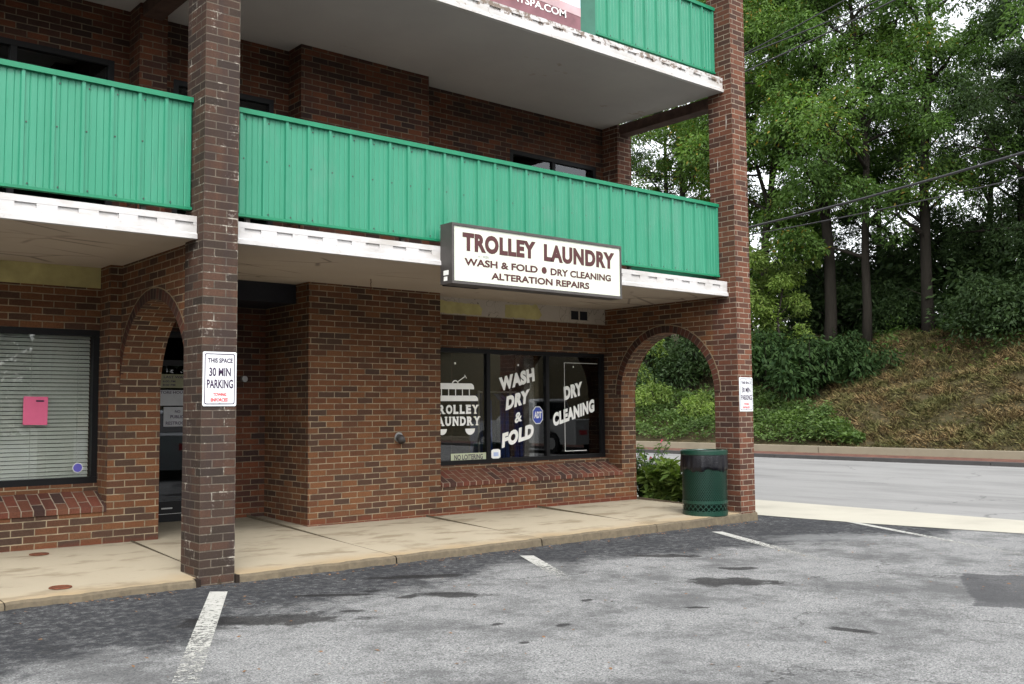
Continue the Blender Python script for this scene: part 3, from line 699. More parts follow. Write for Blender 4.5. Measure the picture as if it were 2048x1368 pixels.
def rr(x0, x1, z0, z1, rt, n=6):
    p = [(x0, z0), (x1, z0)]
    p += [(x1 - rt + rt * math.cos(t), z1 - rt + rt * math.sin(t)) for t in [math.pi / 2 * i / n for i in range(n + 1)]]
    p += [(x0 + rt - rt * math.sin(t), z1 - rt + rt * math.cos(t)) for t in [math.pi / 2 * i / n for i in range(n + 1)]]
    return p
dec(rr(3.905, 4.573, 1.487, 1.561, .055)); dec(rr(3.885, 4.637, 1.337, 1.406, .058))
for q in (3.953, 4.060, 4.171, 4.279, 4.387, 4.497): dec([(q - .006, 1.40), (q + .006, 1.40), (q + .006, 1.49), (q - .006, 1.49)])
for (wx, wr) in ((4.069, .072), (4.506, .078)): dec([(wx + wr * math.cos(t), .988 + wr * math.sin(t)) for t in [-math.pi * i / 14 for i in range(15)]][::-1])
arc_o = [(4.275 + .05 * math.cos(t), 1.556 + .045 * math.sin(t)) for t in [math.pi * i / 10 for i in range(11)]]
arc_i = [(4.275 + .036 * math.cos(t), 1.556 + .031 * math.sin(t)) for t in [math.pi * i / 10 for i in range(11)]]
for i in range(10): dec([arc_i[i], arc_o[i], arc_o[i + 1], arc_i[i + 1]])
dec([(4.302, 1.580), (4.308, 1.571), (4.441, 1.650), (4.435, 1.659)]); dec([(4.424, 1.672), (4.418, 1.666), (4.450, 1.622), (4.457, 1.628)])
text(L, 'WASH', (5.000, 1.458), (5.610, 1.605), (4.985, 1.640), GY, .068, 1.11)
text(L, 'DRY', (5.095, 1.213), (5.500, 1.318), (5.115, 1.395), GY, .068, 1.11)
text(L, '&', (5.248, 1.037), (5.375, 1.075), (5.256, 1.172), GY, .03)
text(L, 'FOLD', (5.026, .722), (5.576, .850), (5.040, .915), GY, .068, 1.11)
text(L, 'DRY', (6.147, 1.343), (6.500, 1.422), (6.140, 1.530), GY, .068, 1.11)
text(L, 'CLEANING', (5.936, .985), (6.731, 1.185), (5.932, 1.168), GY, .062, 1.12)
for (a, b, c, d) in ((6.153, 6.159, .65, 1.866), (6.153, 6.569, .645, .651), (6.153, 6.80, 1.862, 1.867), (4.262, 4.285, 1.800, 1.826), (5.31, 5.33, 1.80, 1.825), (6.32, 6.336, 1.80, 1.823)): dec([(a, c), (b, c), (b, d), (a, d)])
L.build('lettering', DECAL, win)
# stickers and the plate in the window
nl = thing('notice_plate', 'cream NO LOITERING plate stuck low on the laundry window', 'sign', (4.48, GY - .004, .57))
mb = MB(); mb.prism([(4.200, .572), (4.760, .572), (4.760, .679), (4.200, .679)], GY - .005, GY - .001, 'Y'); mb.build('plate', CREAM, nl)
mb = MB(); tbox(mb, 'NO LOITERING', 4.250, 4.705, .598, .664, GY - .005, .022); mb.build('lettering', NAVY, nl)
st = thing('alarm_sticker', 'blue octagonal ADT alarm sticker on the middle shop pane', 'sticker', (5.656, GY - .002, 1.03))
oc = lambda w, h, c=.42: [(5.656 + w * a, 1.146 + h * b) for a, b in ((-c, -1), (c, -1), (1, -c - .1), (1, c + .1), (c, 1), (-c, 1), (-1, c + .1), (-1, -c - .1))]
mb = MB(); mb.prism(oc(.092, .117), GY - .003, GY - .001, 'Y'); mb.build('white_edge', DECAL, st)
mb = MB(); mb.prism(oc(.083, .107), GY - .0045, GY - .002, 'Y'); mb.build('blue_face', BLUE, st)
mb = MB(); tbox(mb, 'ADT', 5.590, 5.722, 1.105, 1.195, GY - .005, .04); mb.build('lettering', DECAL, st)
sk = thing('card_sticker', 'small white rounded sticker in the lower corner of the middle shop pane', 'sticker', (4.92, GY - .002, .59))
mb = MB(); mb.prism([(4.85, .61), (4.885, .592), (4.965, .592), (5.0, .61), (5.0, .70), (4.965, .716), (4.885, .716), (4.85, .70)], GY - .003, GY - .001, 'Y'); mb.build('card', DECAL, sk)
mb = MB(); mb.prism([(4.885, .625), (4.965, .625), (4.965, .675), (4.885, .675)], GY - .0045, GY - .002, 'Y'); mb.build('logo', plain('pale_blue_print', (.35, .42, .62), .6), sk)
# left shop window with venetian blind
winl = window(-3.0, -.066, .555, 2.03, [-1.03], gm=GLASS_C, fw=.06)
mb = MB(); n = 36
for i in range(n):
    z = .60 + (1.38 / n) * i
    mb.face([(-2.95, D2 + .085, z), (-.13, D2 + .085, z), (-.13, D2 + .106, z + .0325), (-2.95, D2 + .106, z + .0325)])
for x in (-.24, -.66): mb.box(x, x + .004, D2 + .078, D2 + .082, .60, 1.98)
mb.box(-2.95, -.13, D2 + .08, D2 + .12, 1.975, 2.01); mb.build('blind', BLIND, winl)
pk = thing('paper_notice', 'pink paper notice taped on the window with the closed blind', 'notice', (-.63, D2 + .028, 1.118))
mb = MB(); mb.prism([(-.735, 1.122), (-.522, 1.118), (-.520, 1.382), (-.733, 1.386)], D2 + .0265, D2 + .0285, 'Y'); mb.build('sheet', PINK, pk)
mb = MB(); mb.prism([(-.625, 1.336), (-.555, 1.335), (-.555, 1.350), (-.625, 1.351)], D2 + .0245, D2 + .0275, 'Y'); mb.build('print', NAVY, pk)
rs = thing('alarm_sticker', 'round purple blue sticker in the lower right of the blind window', 'sticker', (-.24, D2 + .028, .705))
crc = lambda r: [(-.24 + r * math.cos(2 * math.pi * i / 24), .705 + r * math.sin(2 * math.pi * i / 24)) for i in range(24)]
mb = MB(); mb.prism(crc(.047), D2 + .0265, D2 + .0285, 'Y'); mb.build('white_edge', DECAL, rs)
mb = MB(); mb.prism(crc(.041), D2 + .0245, D2 + .0275, 'Y'); mb.build('blue_face', plain('violet_print', (.10, .09, .38), .5), rs)
# upper windows
window(5.18, 6.80, 2.9, 4.70, [5.98], gm=GLASS_D)
window(-2.9, .02, 2.9, 4.735, [-.9], gm=GLASS_D)
window(.62, 1.75, 2.82, 4.68, [1.2], gm=GLASS_D)
# shop door in the recess
dr = MB(); yd = D3 + .05
dr.box(.43, .50, yd, yd + .06, 0, 2.12); dr.box(1.33, 1.41, yd, yd + .06, 0, 2.12); dr.box(.50, 1.33, yd, yd + .058, 2.05, 2.12); dr.box(.50, 1.33, yd, yd + .058, 0.0, .26)
dr.box(.50, .56, yd + .002, yd + .056, .26, 2.05); dr.box(1.27, 1.33, yd + .002, yd + .056, .26, 2.05); dr.box(.56, 1.27, yd + .002, yd + .056, 1.74, 1.80)
door = dr.build('door', BLACK, B)
p = MB(); p.box(.555, 1.275, yd + .02, yd + .027, .255, 1.745); p.build('pane', GLASS_D, door)
p = MB(); p.tube([(1.24, yd - .05, .95), (1.24, yd - .05, 1.25)], .014); p.tube([(1.24, yd - .05, .97), (1.24, yd + .01, .97)], .01); p.tube([(1.24, yd - .05, 1.23), (1.24, yd + .01, 1.23)], .01); p.build('handle', STEEL, door)
p = MB(); p.box(.56, 1.27, yd - .003, yd, .12, .125); p.box(.86, .98, yd - .004, yd, .175, .19); p.build('kick_plate', STEEL, door)
DIMPAPER = plain('dimmed_paper', (0.30, 0.31, 0.32), 0.8, 0.1)  # white paper darkened: dimness at the door is put into its colour
DIMCREAM = plain('dimmed_card', (0.20, 0.20, 0.13), 0.8, 0.1)  # cream card darkened the same way, shade in the colour
def paper(label, x0, x1, z0, z1, lines, m_=DIMPAPER, lm=NAVY):
    t = thing('paper_notice', label, 'notice', ((x0 + x1) / 2, yd + .018, z0))
    mb = MB(); mb.prism([(x0, z0), (x1, z0), (x1, z1), (x0, z1)], yd + .0165, yd + .0188, 'Y'); mb.build('sheet', m_, t)
    mb = MB()
    for s_, a, b, c, d in lines: tbox(mb, s_, a, b, c, d, yd + .0165, .02)
    mb.build('lettering', lm, t)
paper('dull cream LAST WASH notice at the top of the shop door glass', .83, 1.17, 1.495, 1.645, [('LAST WASH', .87, 1.14, 1.60, 1.628), ('6:00 PM', .86, 1.0, 1.555, 1.578), ('8:00 PM', .86, 1.0, 1.515, 1.538)], DIMCREAM)
paper('white STORE HOURS notice on the shop door glass', .79, 1.17, 1.30, 1.47, [('STORE HOURS', .81, 1.14, 1.43, 1.46)])
paper('white PUBLIC notice below the store hours on the door glass', .875, 1.17, 1.07, 1.285, [('NO', 1.0, 1.06, 1.22, 1.25), ('PUBLIC', .95, 1.10, 1.16, 1.195), ('RESTROOM', .90, 1.15, 1.09, 1.125)])

# dark room behind the laundry window, with its things
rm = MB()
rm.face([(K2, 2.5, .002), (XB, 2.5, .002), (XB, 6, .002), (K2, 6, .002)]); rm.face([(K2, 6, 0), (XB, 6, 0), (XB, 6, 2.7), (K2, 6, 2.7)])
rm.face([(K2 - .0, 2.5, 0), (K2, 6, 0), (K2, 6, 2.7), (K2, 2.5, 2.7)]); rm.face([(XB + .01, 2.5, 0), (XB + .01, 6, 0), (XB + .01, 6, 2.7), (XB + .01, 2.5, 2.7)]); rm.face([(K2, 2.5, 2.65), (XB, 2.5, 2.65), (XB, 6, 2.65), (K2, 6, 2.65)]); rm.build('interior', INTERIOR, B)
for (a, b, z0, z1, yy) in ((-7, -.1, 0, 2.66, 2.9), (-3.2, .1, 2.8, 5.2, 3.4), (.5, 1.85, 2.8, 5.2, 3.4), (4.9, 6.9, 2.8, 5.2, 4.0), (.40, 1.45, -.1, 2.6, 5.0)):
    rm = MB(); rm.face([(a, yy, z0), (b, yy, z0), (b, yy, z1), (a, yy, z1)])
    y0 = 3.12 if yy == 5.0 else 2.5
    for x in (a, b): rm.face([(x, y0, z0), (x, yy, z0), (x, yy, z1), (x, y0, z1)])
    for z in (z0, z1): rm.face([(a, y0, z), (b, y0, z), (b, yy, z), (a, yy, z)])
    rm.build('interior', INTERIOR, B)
mb = MB(); mb.box(5.66, 5.84, 2.62, 2.80, .003, 2.648); mb.build('interior_column', COLUMN, B)
rk = thing('clothes_rack', 'rail of blue garments hanging behind the laundry window', 'clothes rack', (5.3, 2.72, 0))
mb = MB()
for x in (4.95, 5.60): mb.tube([(x, 2.72, .003), (x, 2.72, 1.48)], .014)
mb.tube([(4.95, 2.72, 1.46), (5.60, 2.72, 1.46)], .012); mb.tube([(5.40, 2.60, .55), (5.40, 2.60, 1.5)], .014); mb.build('rail', COLUMN, rk)
for i, (x, ln, gm_) in enumerate(((4.99, .98, CLOTH_B), (5.05, .90, CLOTH_D), (5.12, .95, CLOTH_D), (5.20, .98, CLOTH_B), (5.28, 1.0, CLOTH_B), (5.36, .82, CLOTH_D), (5.45, .98, CLOTH_B), (5.53, 1.0, CLOTH_B))):
    mb = MB(); w = .20
    pts = [(2.72 - w, 1.42 - ln), (2.72 + w, 1.42 - ln), (2.72 + w * .95, 1.34), (2.72 + .05, 1.44), (2.72 - .05, 1.44), (2.72 - w * .95, 1.34)]
    mb.prism(pts, x - .03, x + .03, 'X'); mb.build('garment', gm_, rk, bevel=.01)

# ------------------------------------------------------------ things on the building
sg = thing('shop_sign', 'white light box shop sign reading TROLLEY LAUNDRY on the green balcony', 'sign', (3.64, .03, 2.44))
SX0, SX1, SZ0, SZ1, SYF, SYB = 2.447, 4.80, 2.445, 3.035, -.06, .132
mb = MB()
mb.box(SX0, SX1, SYF, SYB, SZ0, SZ0 + .028); mb.box(SX0, SX1, SYF, SYB, SZ1 - .026, SZ1); mb.box(SX0, SX0 + .026, SYF + .001, SYB, SZ0 + .028, SZ1 - .026); mb.box(SX1 - .020, SX1, SYF + .001, SYB, SZ0 + .028, SZ1 - .026); mb.box(SX0 + .03, SX1 - .02, SYB - .02, SYB - .002, SZ0 + .02, SZ1 - .02)
mb.build('cabinet', DARKMETAL, sg, bevel=.004)
mb = MB(); mb.box(SX0 + .024, SX1 - .018, SYF + .012, SYF + .02, SZ0 + .026, SZ1 - .024); mb.build('face', SIGNWHITE, sg)
LY = SYF + .011; mb = MB()
tbox(mb, 'TROLLEY', 2.581, 3.53, 2.772, 2.955, LY, .058, 1.1); tbox(mb, 'LAUNDRY', 3.643, 4.695, 2.766, 2.948, LY, .058, 1.1)
tbox(mb, 'WASH & FOLD', 2.603, 3.555, 2.632, 2.704, LY, .035); tbox(mb, 'DRY CLEANING', 3.735, 4.636, 2.626, 2.700, LY, .035); tbox(mb, 'ALTERATION REPAIRS', 2.937, 4.300, 2.517, 2.587, LY, .035)
mb.face([(3.645 + .036 * math.cos(2 * math.pi * i / 20), LY - .0016, 2.668 + .036 * math.sin(2 * math.pi * i / 20)) for i in range(20)])
mb.build('lettering', MAROON, sg)
mb = MB(); mb.box(SX0 - .002, SX0, .0, .08, 2.53, 2.575); mb.box(SX0 - .002, SX0, .02, .075, 2.475, 2.515); mb.build('sticker', DECAL, sg)
mb = MB(); tbox(mb, 'A-1 SIGN', 2.77, 2.905, 2.722, 2.744, LY, .02); mb.build('maker_mark', STEEL, sg)
bl = thing('ballast_box', 'small dark electrical box under the balcony behind the laundry sign', 'electrical box', (2.98, .5, 2.5))
mb = MB(); mb.box(2.78, 3.22, .44, .56, 2.50, 2.642); mb.build('box', HEADER, bl, bevel=.006)
mb = MB(); mb.box(3.0, 3.42, .62, .78, 2.55, 2.642); mb.build('cover', PLASTER, bl, bevel=.02)

def parking_sign(x0, x1, z0, z1, label):
    y = -.004; t = thing('parking_sign', label, 'sign', ((x0 + x1) / 2, 0, z0), 'parking time signs on the pillars')
    w, h = x1 - x0, z1 - z0
    def ring(i, r, n=5):
        a, b, c, d = x0 + i, x1 - i, z0 + i, z1 - i; out = []
        for cx, cz, s in ((b - r, d - r, 0), (a + r, d - r, 1), (a + r, c + r, 2), (b - r, c + r, 3)):
            out += [(cx + r * math.cos(math.pi / 2 * (s + q / n)), cz + r * math.sin(math.pi / 2 * (s + q / n))) for q in range(n + 1)]
        return out
    mb = MB(); mb.prism(ring(0, .012), y - .003, y, 'Y'); mb.build('plate', PLATE, t)
    mb = MB(); A, Bq = ring(.0140, .016), ring(.0215, .012)
    for i in range(len(A)): j = (i + 1) % len(A); mb.face([(A[i][0], y - .0045, A[i][1]), (A[j][0], y - .0045, A[j][1]), (Bq[j][0], y - .0045, Bq[j][1]), (Bq[i][0], y - .0045, Bq[i][1])][::-1])
    mb.build('border', NAVY, t)
    F = lambda s, a, b, c, d, bo: tbox(mb, s, x0 + w * a, x0 + w * b, z1 - h * d, z1 - h * c, y - .003, bo)
    mb = MB(); F('THIS SPACE', .14, .885, .115, .203, .035); F('30 MIN', .185, .83, .29, .453, .03); F('PARKING', .118, .90, .508, .675, .03); mb.build('lettering', NAVY, t)
    mb = MB(); F('TOWING', .31, .705, .755, .818, .045); F('ENFORCED', .235, .765, .853, .918, .045); mb.build('lettering', REDP, t)
    for zz in (z1 - h * .077, z0 + h * .058): MB().tube([((x0 + x1) / 2, y, zz), ((x0 + x1) / 2, y - .006, zz)], .006, 10).build('screw', STEEL, t)
parking_sign(.006, .290, 1.275, 1.712, 'white 30 MIN PARKING sign on the dark weathered pillar')
parking_sign(6.952, 7.222, 1.180, 1.605, 'white 30 MIN PARKING sign on the far pillar beside the litter bin')

vt = thing('wall_vent', 'small square twin vent in the peeling plaster above the laundry window', 'vent', (6.42, D2 - .01, 2.45))
mb = MB(); mb.box(6.235, 6.60, D2 - .016, D2 - .006, 2.452, 2.468); mb.box(6.235, 6.60, D2 - .016, D2 - .006, 2.592, 2.608)
for x in (6.235, 6.405, 6.58): mb.box(x, x + .022, D2 - .0155, D2 - .006, 2.468, 2.592)
mb.build('frame', PLASTER, vt)
mb = MB(); mb.box(6.25, 6.59, D2 - .0085, D2 - .0065, 2.46, 2.60); mb.build('grille', HEADER, vt)
pv = thing('dryer_vent', 'small dark pipe stub sticking out of the brick wall block', 'pipe', (3.21, D1, .90))
mb = MB(); mb.tube([(3.21, D1 + .01, .915), (3.21, D1 - .05, .905), (3.20, D1 - .085, .87)], [.042, .042, .045], 12); mb.build('pipe', DARKMETAL, pv, smooth=True)
mb = MB(); mb.tube([(3.21, D1 + .01, .915), (3.21, D1 - .008, .915)], .058, 14); mb.build('flange', STEEL, pv)
ch = thing('hook_chain', 'short rusty chain hanging from the balcony soffit near the sign', 'chain', (2.46, 1.42, 2.55))
mb = MB()
for i in range(5): z = 2.64 - i * .028; mb.tube([(2.46 + .004 * (i % 2), 1.42, z), (2.46 - .004 * (i % 2), 1.42, z - .026)], .0045, 6)
mb.build('chain', RUST, ch)
lk = thing('wall_light', 'small pale knob light on the brick wall of the door recess', 'light', (1.75, D3, 1.55))
mb = MB(); mb.tube([(1.76, D3 + .01, 1.60), (1.76, D3 - .06, 1.60)], [.03, .035], 12); mb.build('lamp', STEEL, lk)
bn = thing('banner', 'printed advertising banner on the upper balcony railing', 'banner', (3.6, .2, 5.5))
mb = MB(); mb.box(2.2, 4.47, .205, .212, 5.50, 5.74); mb.build('print_band', plain('mauve_print', (.16, .075, .085), .6, var=.2), bn)
mb = MB(); mb.box(2.2, 4.47, .205, .212, 5.7405, 6.45); mb.build('photo_print', plain('sky_print', (.45, .56, .62), .6, var=.3, vs=1.5), bn)
mb = MB(); mb.prism([(2.2, 5.76), (4.47, 5.66), (4.47, 5.76), (2.2, 5.85)], .2015, .2045, 'Y'); mb.build('hill_print', plain('dusty_print', (.36, .25, .26), .6, var=.25, vs=3), bn)
mb = MB(); tbox(mb, 'AYSPA.COM', 3.44, 4.24, 5.590, 5.672, .2010, .012); mb.build('lettering', DECAL, bn)
mb = MB(); mb.box(4.47, 4.72, .218, .226, 5.47, 6.42); mb.build('end_panel', plain('grey_green_sheet', (.028, .105, .072), .5, var=.15), bn)
for x, y, lab in ((-.72, 1.75, 'rusty round drain cap near the wall in the walkway'), (-.95, .28, 'rusty round drain cap near the curb in the walkway')):
    t = thing('drain_cap', lab, 'drain cap', (x, y, zfront(x) + (zback(x) - zfront(x)) * (y + .02) / 2.04), 'drain caps in the walkway')
    z = t.location.z
    mb = MB(); mb.lathe([(.0, z + .007), (.055, z + .007), (.058, z + .004)], 24, (x, y)); mb.build('lid', RUST, t)
    mb = MB(); mb.lathe([(.060, z + .002), (.062, z + .008), (.078, z + .008), (.082, z + .001)], 24, (x, y)); mb.build('ring', RUST, t)

# ------------------------------------------------------------ litter bin
bx, by, bz = 6.55, .25, -.083
tb = thing('litter_bin', 'dark green mesh litter bin with black bag beside the end pillar', 'litter bin', (bx, by, bz))
mb = MB(); mb.lathe([(.0, bz + .01), (.262, bz + .01), (.262, bz + .74)], 40, (bx, by)); mb.build('inner_drum', BIN_IN, tb, smooth=True)
def lattice(z0, z1, n, r, wd, turns):
    mb = MB(); seg = 10
    for fam in (1, -1):
        for k in range(n):
            a0 = 2 * math.pi * k / n; prev = None
            for i in range(seg + 1):
                t = i / seg; a = a0 + fam * turns * t; z = z0 + (z1 - z0) * t
                da = wd / r * .7; dz = 0
                cur = [(bx + r * math.cos(a - da / 2), by + r * math.sin(a - da / 2), z), (bx + r * math.cos(a + da / 2), by + r * math.sin(a + da / 2), z)]
                if prev: mb.face([prev[0], prev[1], cur[1], cur[0]])
                prev = cur
    return mb
lattice(bz + .17, bz + .56, 60, .272, .013, 1.0).build('mesh_body', BIN, tb)
lattice(bz + .05, bz + .15, 26, .273, .020, .36).build('mesh_skirt', BIN, tb)
for z0, z1, nm in ((.0, .055, 'base_band'), (.145, .18, 'lower_band')):
    mb = MB(); mb.lathe([(.264, bz + z0), (.277, bz + z0), (.277, bz + z1), (.264, bz + z1)], 44, (bx, by)); mb.build(nm, BIN, tb, smooth=False)
mb = MB(); mb.lathe([(.255, bz + .735), (.285, bz + .735), (.289, bz + .74), (.289, bz + .785), (.283, bz + .792), (.235, bz + .792), (.23, bz + .78)], 44, (bx, by)); mb.build('rim', BIN, tb, smooth=False)
def bagr(r, z, t):
    f = (bz + .742 - z) / .2
    return r + f * (.006 * math.sin(9 * t) + .006 * math.sin(17 * t + 1) + .004 * math.sin(29 * t)) + .004
mb = MB(); mb.lathe([(.278, bz + .742), (.281, bz + .70), (.281, bz + .65), (.280, bz + .60), (.277, bz + .555), (.27, bz + .55)], 120, (bx, by), bagr)
mb.v = [(a, b, c + (.018 * math.sin(5 * math.atan2(b - by, a - bx)) + .012 * math.sin(13 * math.atan2(b - by, a - bx)) if c < bz + .58 else 0)) for a, b, c in mb.v]
mb.build('bag_liner', BAG, tb, smooth=True)

# ------------------------------------------------------------ foliage
def leaves_mesh(name, P, AX, SD, Ln, Wd, mat):
    """rhombic leaves: base P, axis AX, side SD (arrays)"""
    n = len(P); V = np.empty((n, 4, 3))
    V[:, 0] = P; V[:, 2] = P + AX * Ln[:, None]
    mid = P + AX * (Ln * .5)[:, None]; V[:, 1] = mid + SD * (Wd * .5)[:, None]; V[:, 3] = mid - SD * (Wd * .5)[:, None]
    V[:, 2, 2] -= Ln * .12
    me = bpy.data.meshes.new(name); me.vertices.add(4 * n); me.vertices.foreach_set('co', V.reshape(-1).astype(np.float32))
    me.loops.add(4 * n); me.loops.foreach_set('vertex_index', np.arange(4 * n, dtype=np.int32))
    me.polygons.add(n); me.polygons.foreach_set('loop_start', np.arange(0, 4 * n, 4, dtype=np.int32))
    me.update(calc_edges=True); me.validate(); me.materials.append(mat); return me
def unit(a): return a / np.maximum(np.linalg.norm(a, axis=1, keepdims=True), 1e-9)
def clump_leaves(rng, C, Rr, per, L=(.16, .30), w=.40, flat=.72, droop=.35, shell=.55):
    K = len(C); n = K * per; ci = np.repeat(np.arange(K), per)
    d = unit(rng.normal(size=(n, 3)) + np.array([0, 0, .35]))
    rad = shell + (1 - shell) * rng.random(n) ** .7
    lump = 1 + .22 * np.sin(d[:, 0] * 5 + ci) * np.cos(d[:, 1] * 6 + 2 * ci)
    P = C[ci] + d * (Rr[ci] * rad * lump)[:, None] * np.array([1, 1, flat])
    P[:, 2] -= (Rr[ci] * .30) * (np.hypot(d[:, 0], d[:, 1]) ** 3) * rng.random(n)
    out = d.copy(); out[:, 2] *= .3
    AX = unit(out * .8 + np.array([0, 0, -droop]) + rng.normal(size=(n, 3)) * .42)
    SD = unit(np.cross(AX, unit(d + rng.normal(size=(n, 3)) * .55)))
    Ln = rng.uniform(L[0], L[1], n); return P, AX, SD, Ln, Ln * w
def tree_geo(seed, H, tr, zc, cr, nl, per, mat, L=(.11, .21), lean=(0, 0), fork=0.0, cl=(.55, 1.20)):
    rng = np.random.default_rng(seed); mb = MB(); pts = []; n = 9
    for i in range(n + 1):
        t = i / n; pts.append((lean[0] * t + .45 * math.sin(seed + 4.5 * t) * t + .06 * math.sin(17 * t + seed), lean[1] * t + .45 * math.cos(seed * 2 + 3.7 * t) * t + .05 * math.cos(19 * t), -.5 + (H * .93 + .5) * t))
    mb.tube(pts, [tr * (1.25 if i == 0 else 1) * (1 - .86 * i / n) + .02 for i in range(n + 1)], 10)
    def at(t):
        q = t * n; i = min(int(q), n - 1); return np.array(pts[i]) + (np.array(pts[i + 1]) - np.array(pts[i])) * (q - i)
    C = []; Rr = []
    if fork:
        f0 = at(fork); o_ = np.array([-1.0, .5, 0]) * H * .10; pf = [f0, f0 + o_ * .35 + np.array([0, 0, H * .10]), f0 + o_ * .7 + np.array([.1, 0, H * .24]), f0 + o_ + np.array([0, .1, H * .40])]
        rf = tr * (1 - .86 * fork); mb.tube(pf, [rf * .8, rf * .65, rf * .4, .03], 8, False)
        for q in range(14): t = .25 + .75 * q / 13; i = min(int(t * 3), 2); b_ = pf[i] + (pf[i + 1] - pf[i]) * (t * 3 - i); e = b_ + rng.normal(size=3) * np.array([1.1, 1.1, .5]); mb.tube([b_, (b_ + e) / 2 + rng.normal(size=3) * .08, e], [.05, .03, .012], 5, False); C.append(e); Rr.append(rng.uniform(*cl))
    for k in range(6):
        t = .12 + .12 * k + rng.uniform(-.03, .03); p0 = at(t); az = rng.uniform(0, 6.28); ln = rng.uniform(.5, 1.6); e = p0 + np.array([math.cos(az), math.sin(az), rng.uniform(-.2, .5)]) * ln
        mb.tube([p0, (p0 + e) / 2 + rng.normal(size=3) * .1, e], [.035, .022, .008], 5, False)
        if k > 1: C.append(e); Rr.append(rng.uniform(.25, .5))
    for k in range(nl):
        t = zc / H + (1 - zc / H) * ((k + .5) / nl) ** .9
        p0 = at(min(t * .96, .97)); az = k * 2.399963 + rng.uniform(-.4, .4)
        prof = math.sin(math.pi * min(1, .22 + .78 * (t - zc / H) / (1 - zc / H))) ** .6
        ln = cr * (.35 + .75 * prof) * rng.uniform(.7, 1.15); el = rng.uniform(.15, .75) + .3 * t
        d = np.array([math.cos(az) * math.cos(el), math.sin(az) * math.cos(el), math.sin(el)])
        p1 = p0 + d * ln * .55; p2 = p1 + np.array([d[0], d[1], d[2] * .3]) * ln * .5
        r0 = tr * (.55 - .4 * t) + .02
        mb.tube([p0, p0 + (p1 - p0) * .5 + rng.normal(size=3) * .08, p1, p2], [r0, r0 * .75, r0 * .5, r0 * .2], 6, False)
        for q in range(3):
            pb = p1 + (p2 - p1) * (q / 2.2); e = pb + unit(rng.normal(size=(1, 3)) + d * .9)[0] * ln * rng.uniform(.2, .42)
            mb.tube([pb, (pb + e) / 2 + rng.normal(size=3) * .05, e], [r0 * .35, r0 * .2, .012], 5, False)
            C.append(e); Rr.append(rng.uniform(*cl))
        C.append(p2); Rr.append(rng.uniform(*cl)); C.append(p1 + rng.normal(size=3) * .3); Rr.append(rng.uniform(cl[0] * .8, cl[1] * .8))
    for q in range(4): C.append(at(.96) + rng.normal(size=3) * .7); Rr.append(rng.uniform(*cl))
    C = np.array(C); Rr = np.array(Rr)
    lm = leaves_mesh('crown', *clump_leaves(rng, C, Rr, per, L), mat)
    return mb, lm
PROTO = {}
def tree(kind, x, y, s, rz, label, cat='tree', group='tall trees on the bank'):
    if kind not in PROTO:
        args = dict(
            locust=dict(seed=3, H=19, tr=.17, fork=.5, zc=3.6, cr=3.3, nl=13, per=450, mat=LEAF_A),
            walnut=dict(seed=8, H=20, tr=.225, zc=4.2, cr=3.5, nl=15, per=450, mat=LEAF_B),
            forked=dict(seed=12, H=17, tr=.18, zc=3.0, cr=3.2, nl=13, per=450, mat=LEAF_A, lean=(1.4, -1.0), fork=.42),
            dark=dict(seed=21, H=18, tr=.26, zc=1.2, cr=3.9, nl=20, per=450, mat=LEAF_C),
            sapling=dict(seed=31, H=5.5, tr=.06, zc=1.0, cr=1.3, nl=10, per=110, mat=LEAF_LT, L=(.12, .22), cl=(.35, .6)))[kind]
        PROTO[kind] = tree_geo(**args); PROTO[kind] = [PROTO[kind][0], PROTO[kind][1], None]
    mb, lm, tm = PROTO[kind]
    t = thing(kind + '_tree' if kind != 'sapling' else 'sapling', label, cat, (x, y, hill(x, y)), group)
    if tm is None:
        me = bpy.data.meshes.new('trunk'); me.from_pydata(mb.v, [], mb.f); me.materials.append(BARK); me.update()
        for pl in me.polygons: pl.use_smooth = True
        PROTO[kind][2] = tm = me
    for nm, me in (('trunk', tm), ('crown', lm)):
        o = bpy.data.objects.new(nm, me); COL.objects.link(o); o.parent = t
    t.rotation_euler = (0, 0, rz); t.scale = (s, s, s)
    return t
TREES = [
    ('forked', 29.0, 15.5, 1.0, 0.3, 'slim leaning tree just right of the end pillar with a forked trunk'),
    ('walnut', 29.8, 12.9, 1.0, 1.2, 'tall tree with a thick dark trunk rising behind the rounded dark shrubs'),
    ('locust', 29.9, 11.5, .92, 2.4, 'thin straight trunked tree beside the thick dark trunk'),
    ('walnut', 30.9, 9.6, .90, 2.6, 'tall tree with a bare dark trunk standing at the top of the dry grass'),
    ('dark', 31.6, 5.6, .72, .5, 'dark low branching tree at the right of the bank'),
    ('locust', 31.2, 17.6, 1.05, 5.0, 'feathery tree behind the end pillar, seen over the balcony'),
    ('locust', 31.5, 21.5, 1.0, 3.3, 'feathery pale tree seen between the balcony pier and the end pillar'),
    ('dark', 34.5, 25.0, .75, 2.0, 'dark tree behind the pale feathery tree, seen above the balcony railing'),
    ('dark', 36.0, 14.2, .62, 1.0, 'dark tree standing back between the forked and thick trunks'),
    ('walnut', 37.0, 10.0, .66, 2.2, 'shorter tree in the second row behind the bare dark trunk'),
    ('dark', 34.6, 11.4, .62, .9, 'low dark tree filling the gap between the thick and thin trunks'),
    ('dark', 34.8, 7.9, .60, 3.9, 'low dark tree behind the bare dark trunk at the top of the grass'),
    ('dark', 33.6, 5.4, .58, 5.2, 'low dark tree at the right edge of the bank'),
    ('dark', 35.5, 17.0, .55, 4.4, 'dark tree deep behind the slim leaning tree'),
    ('locust', 33.0, 19.5, .95, 1.4, 'feathery tree far behind the balcony corner'),
    ('walnut', 28.4, 0.9, 1.0, 5.4, 'tree whose branches overhang the top right corner'),
]
for a in TREES: tree(*a)
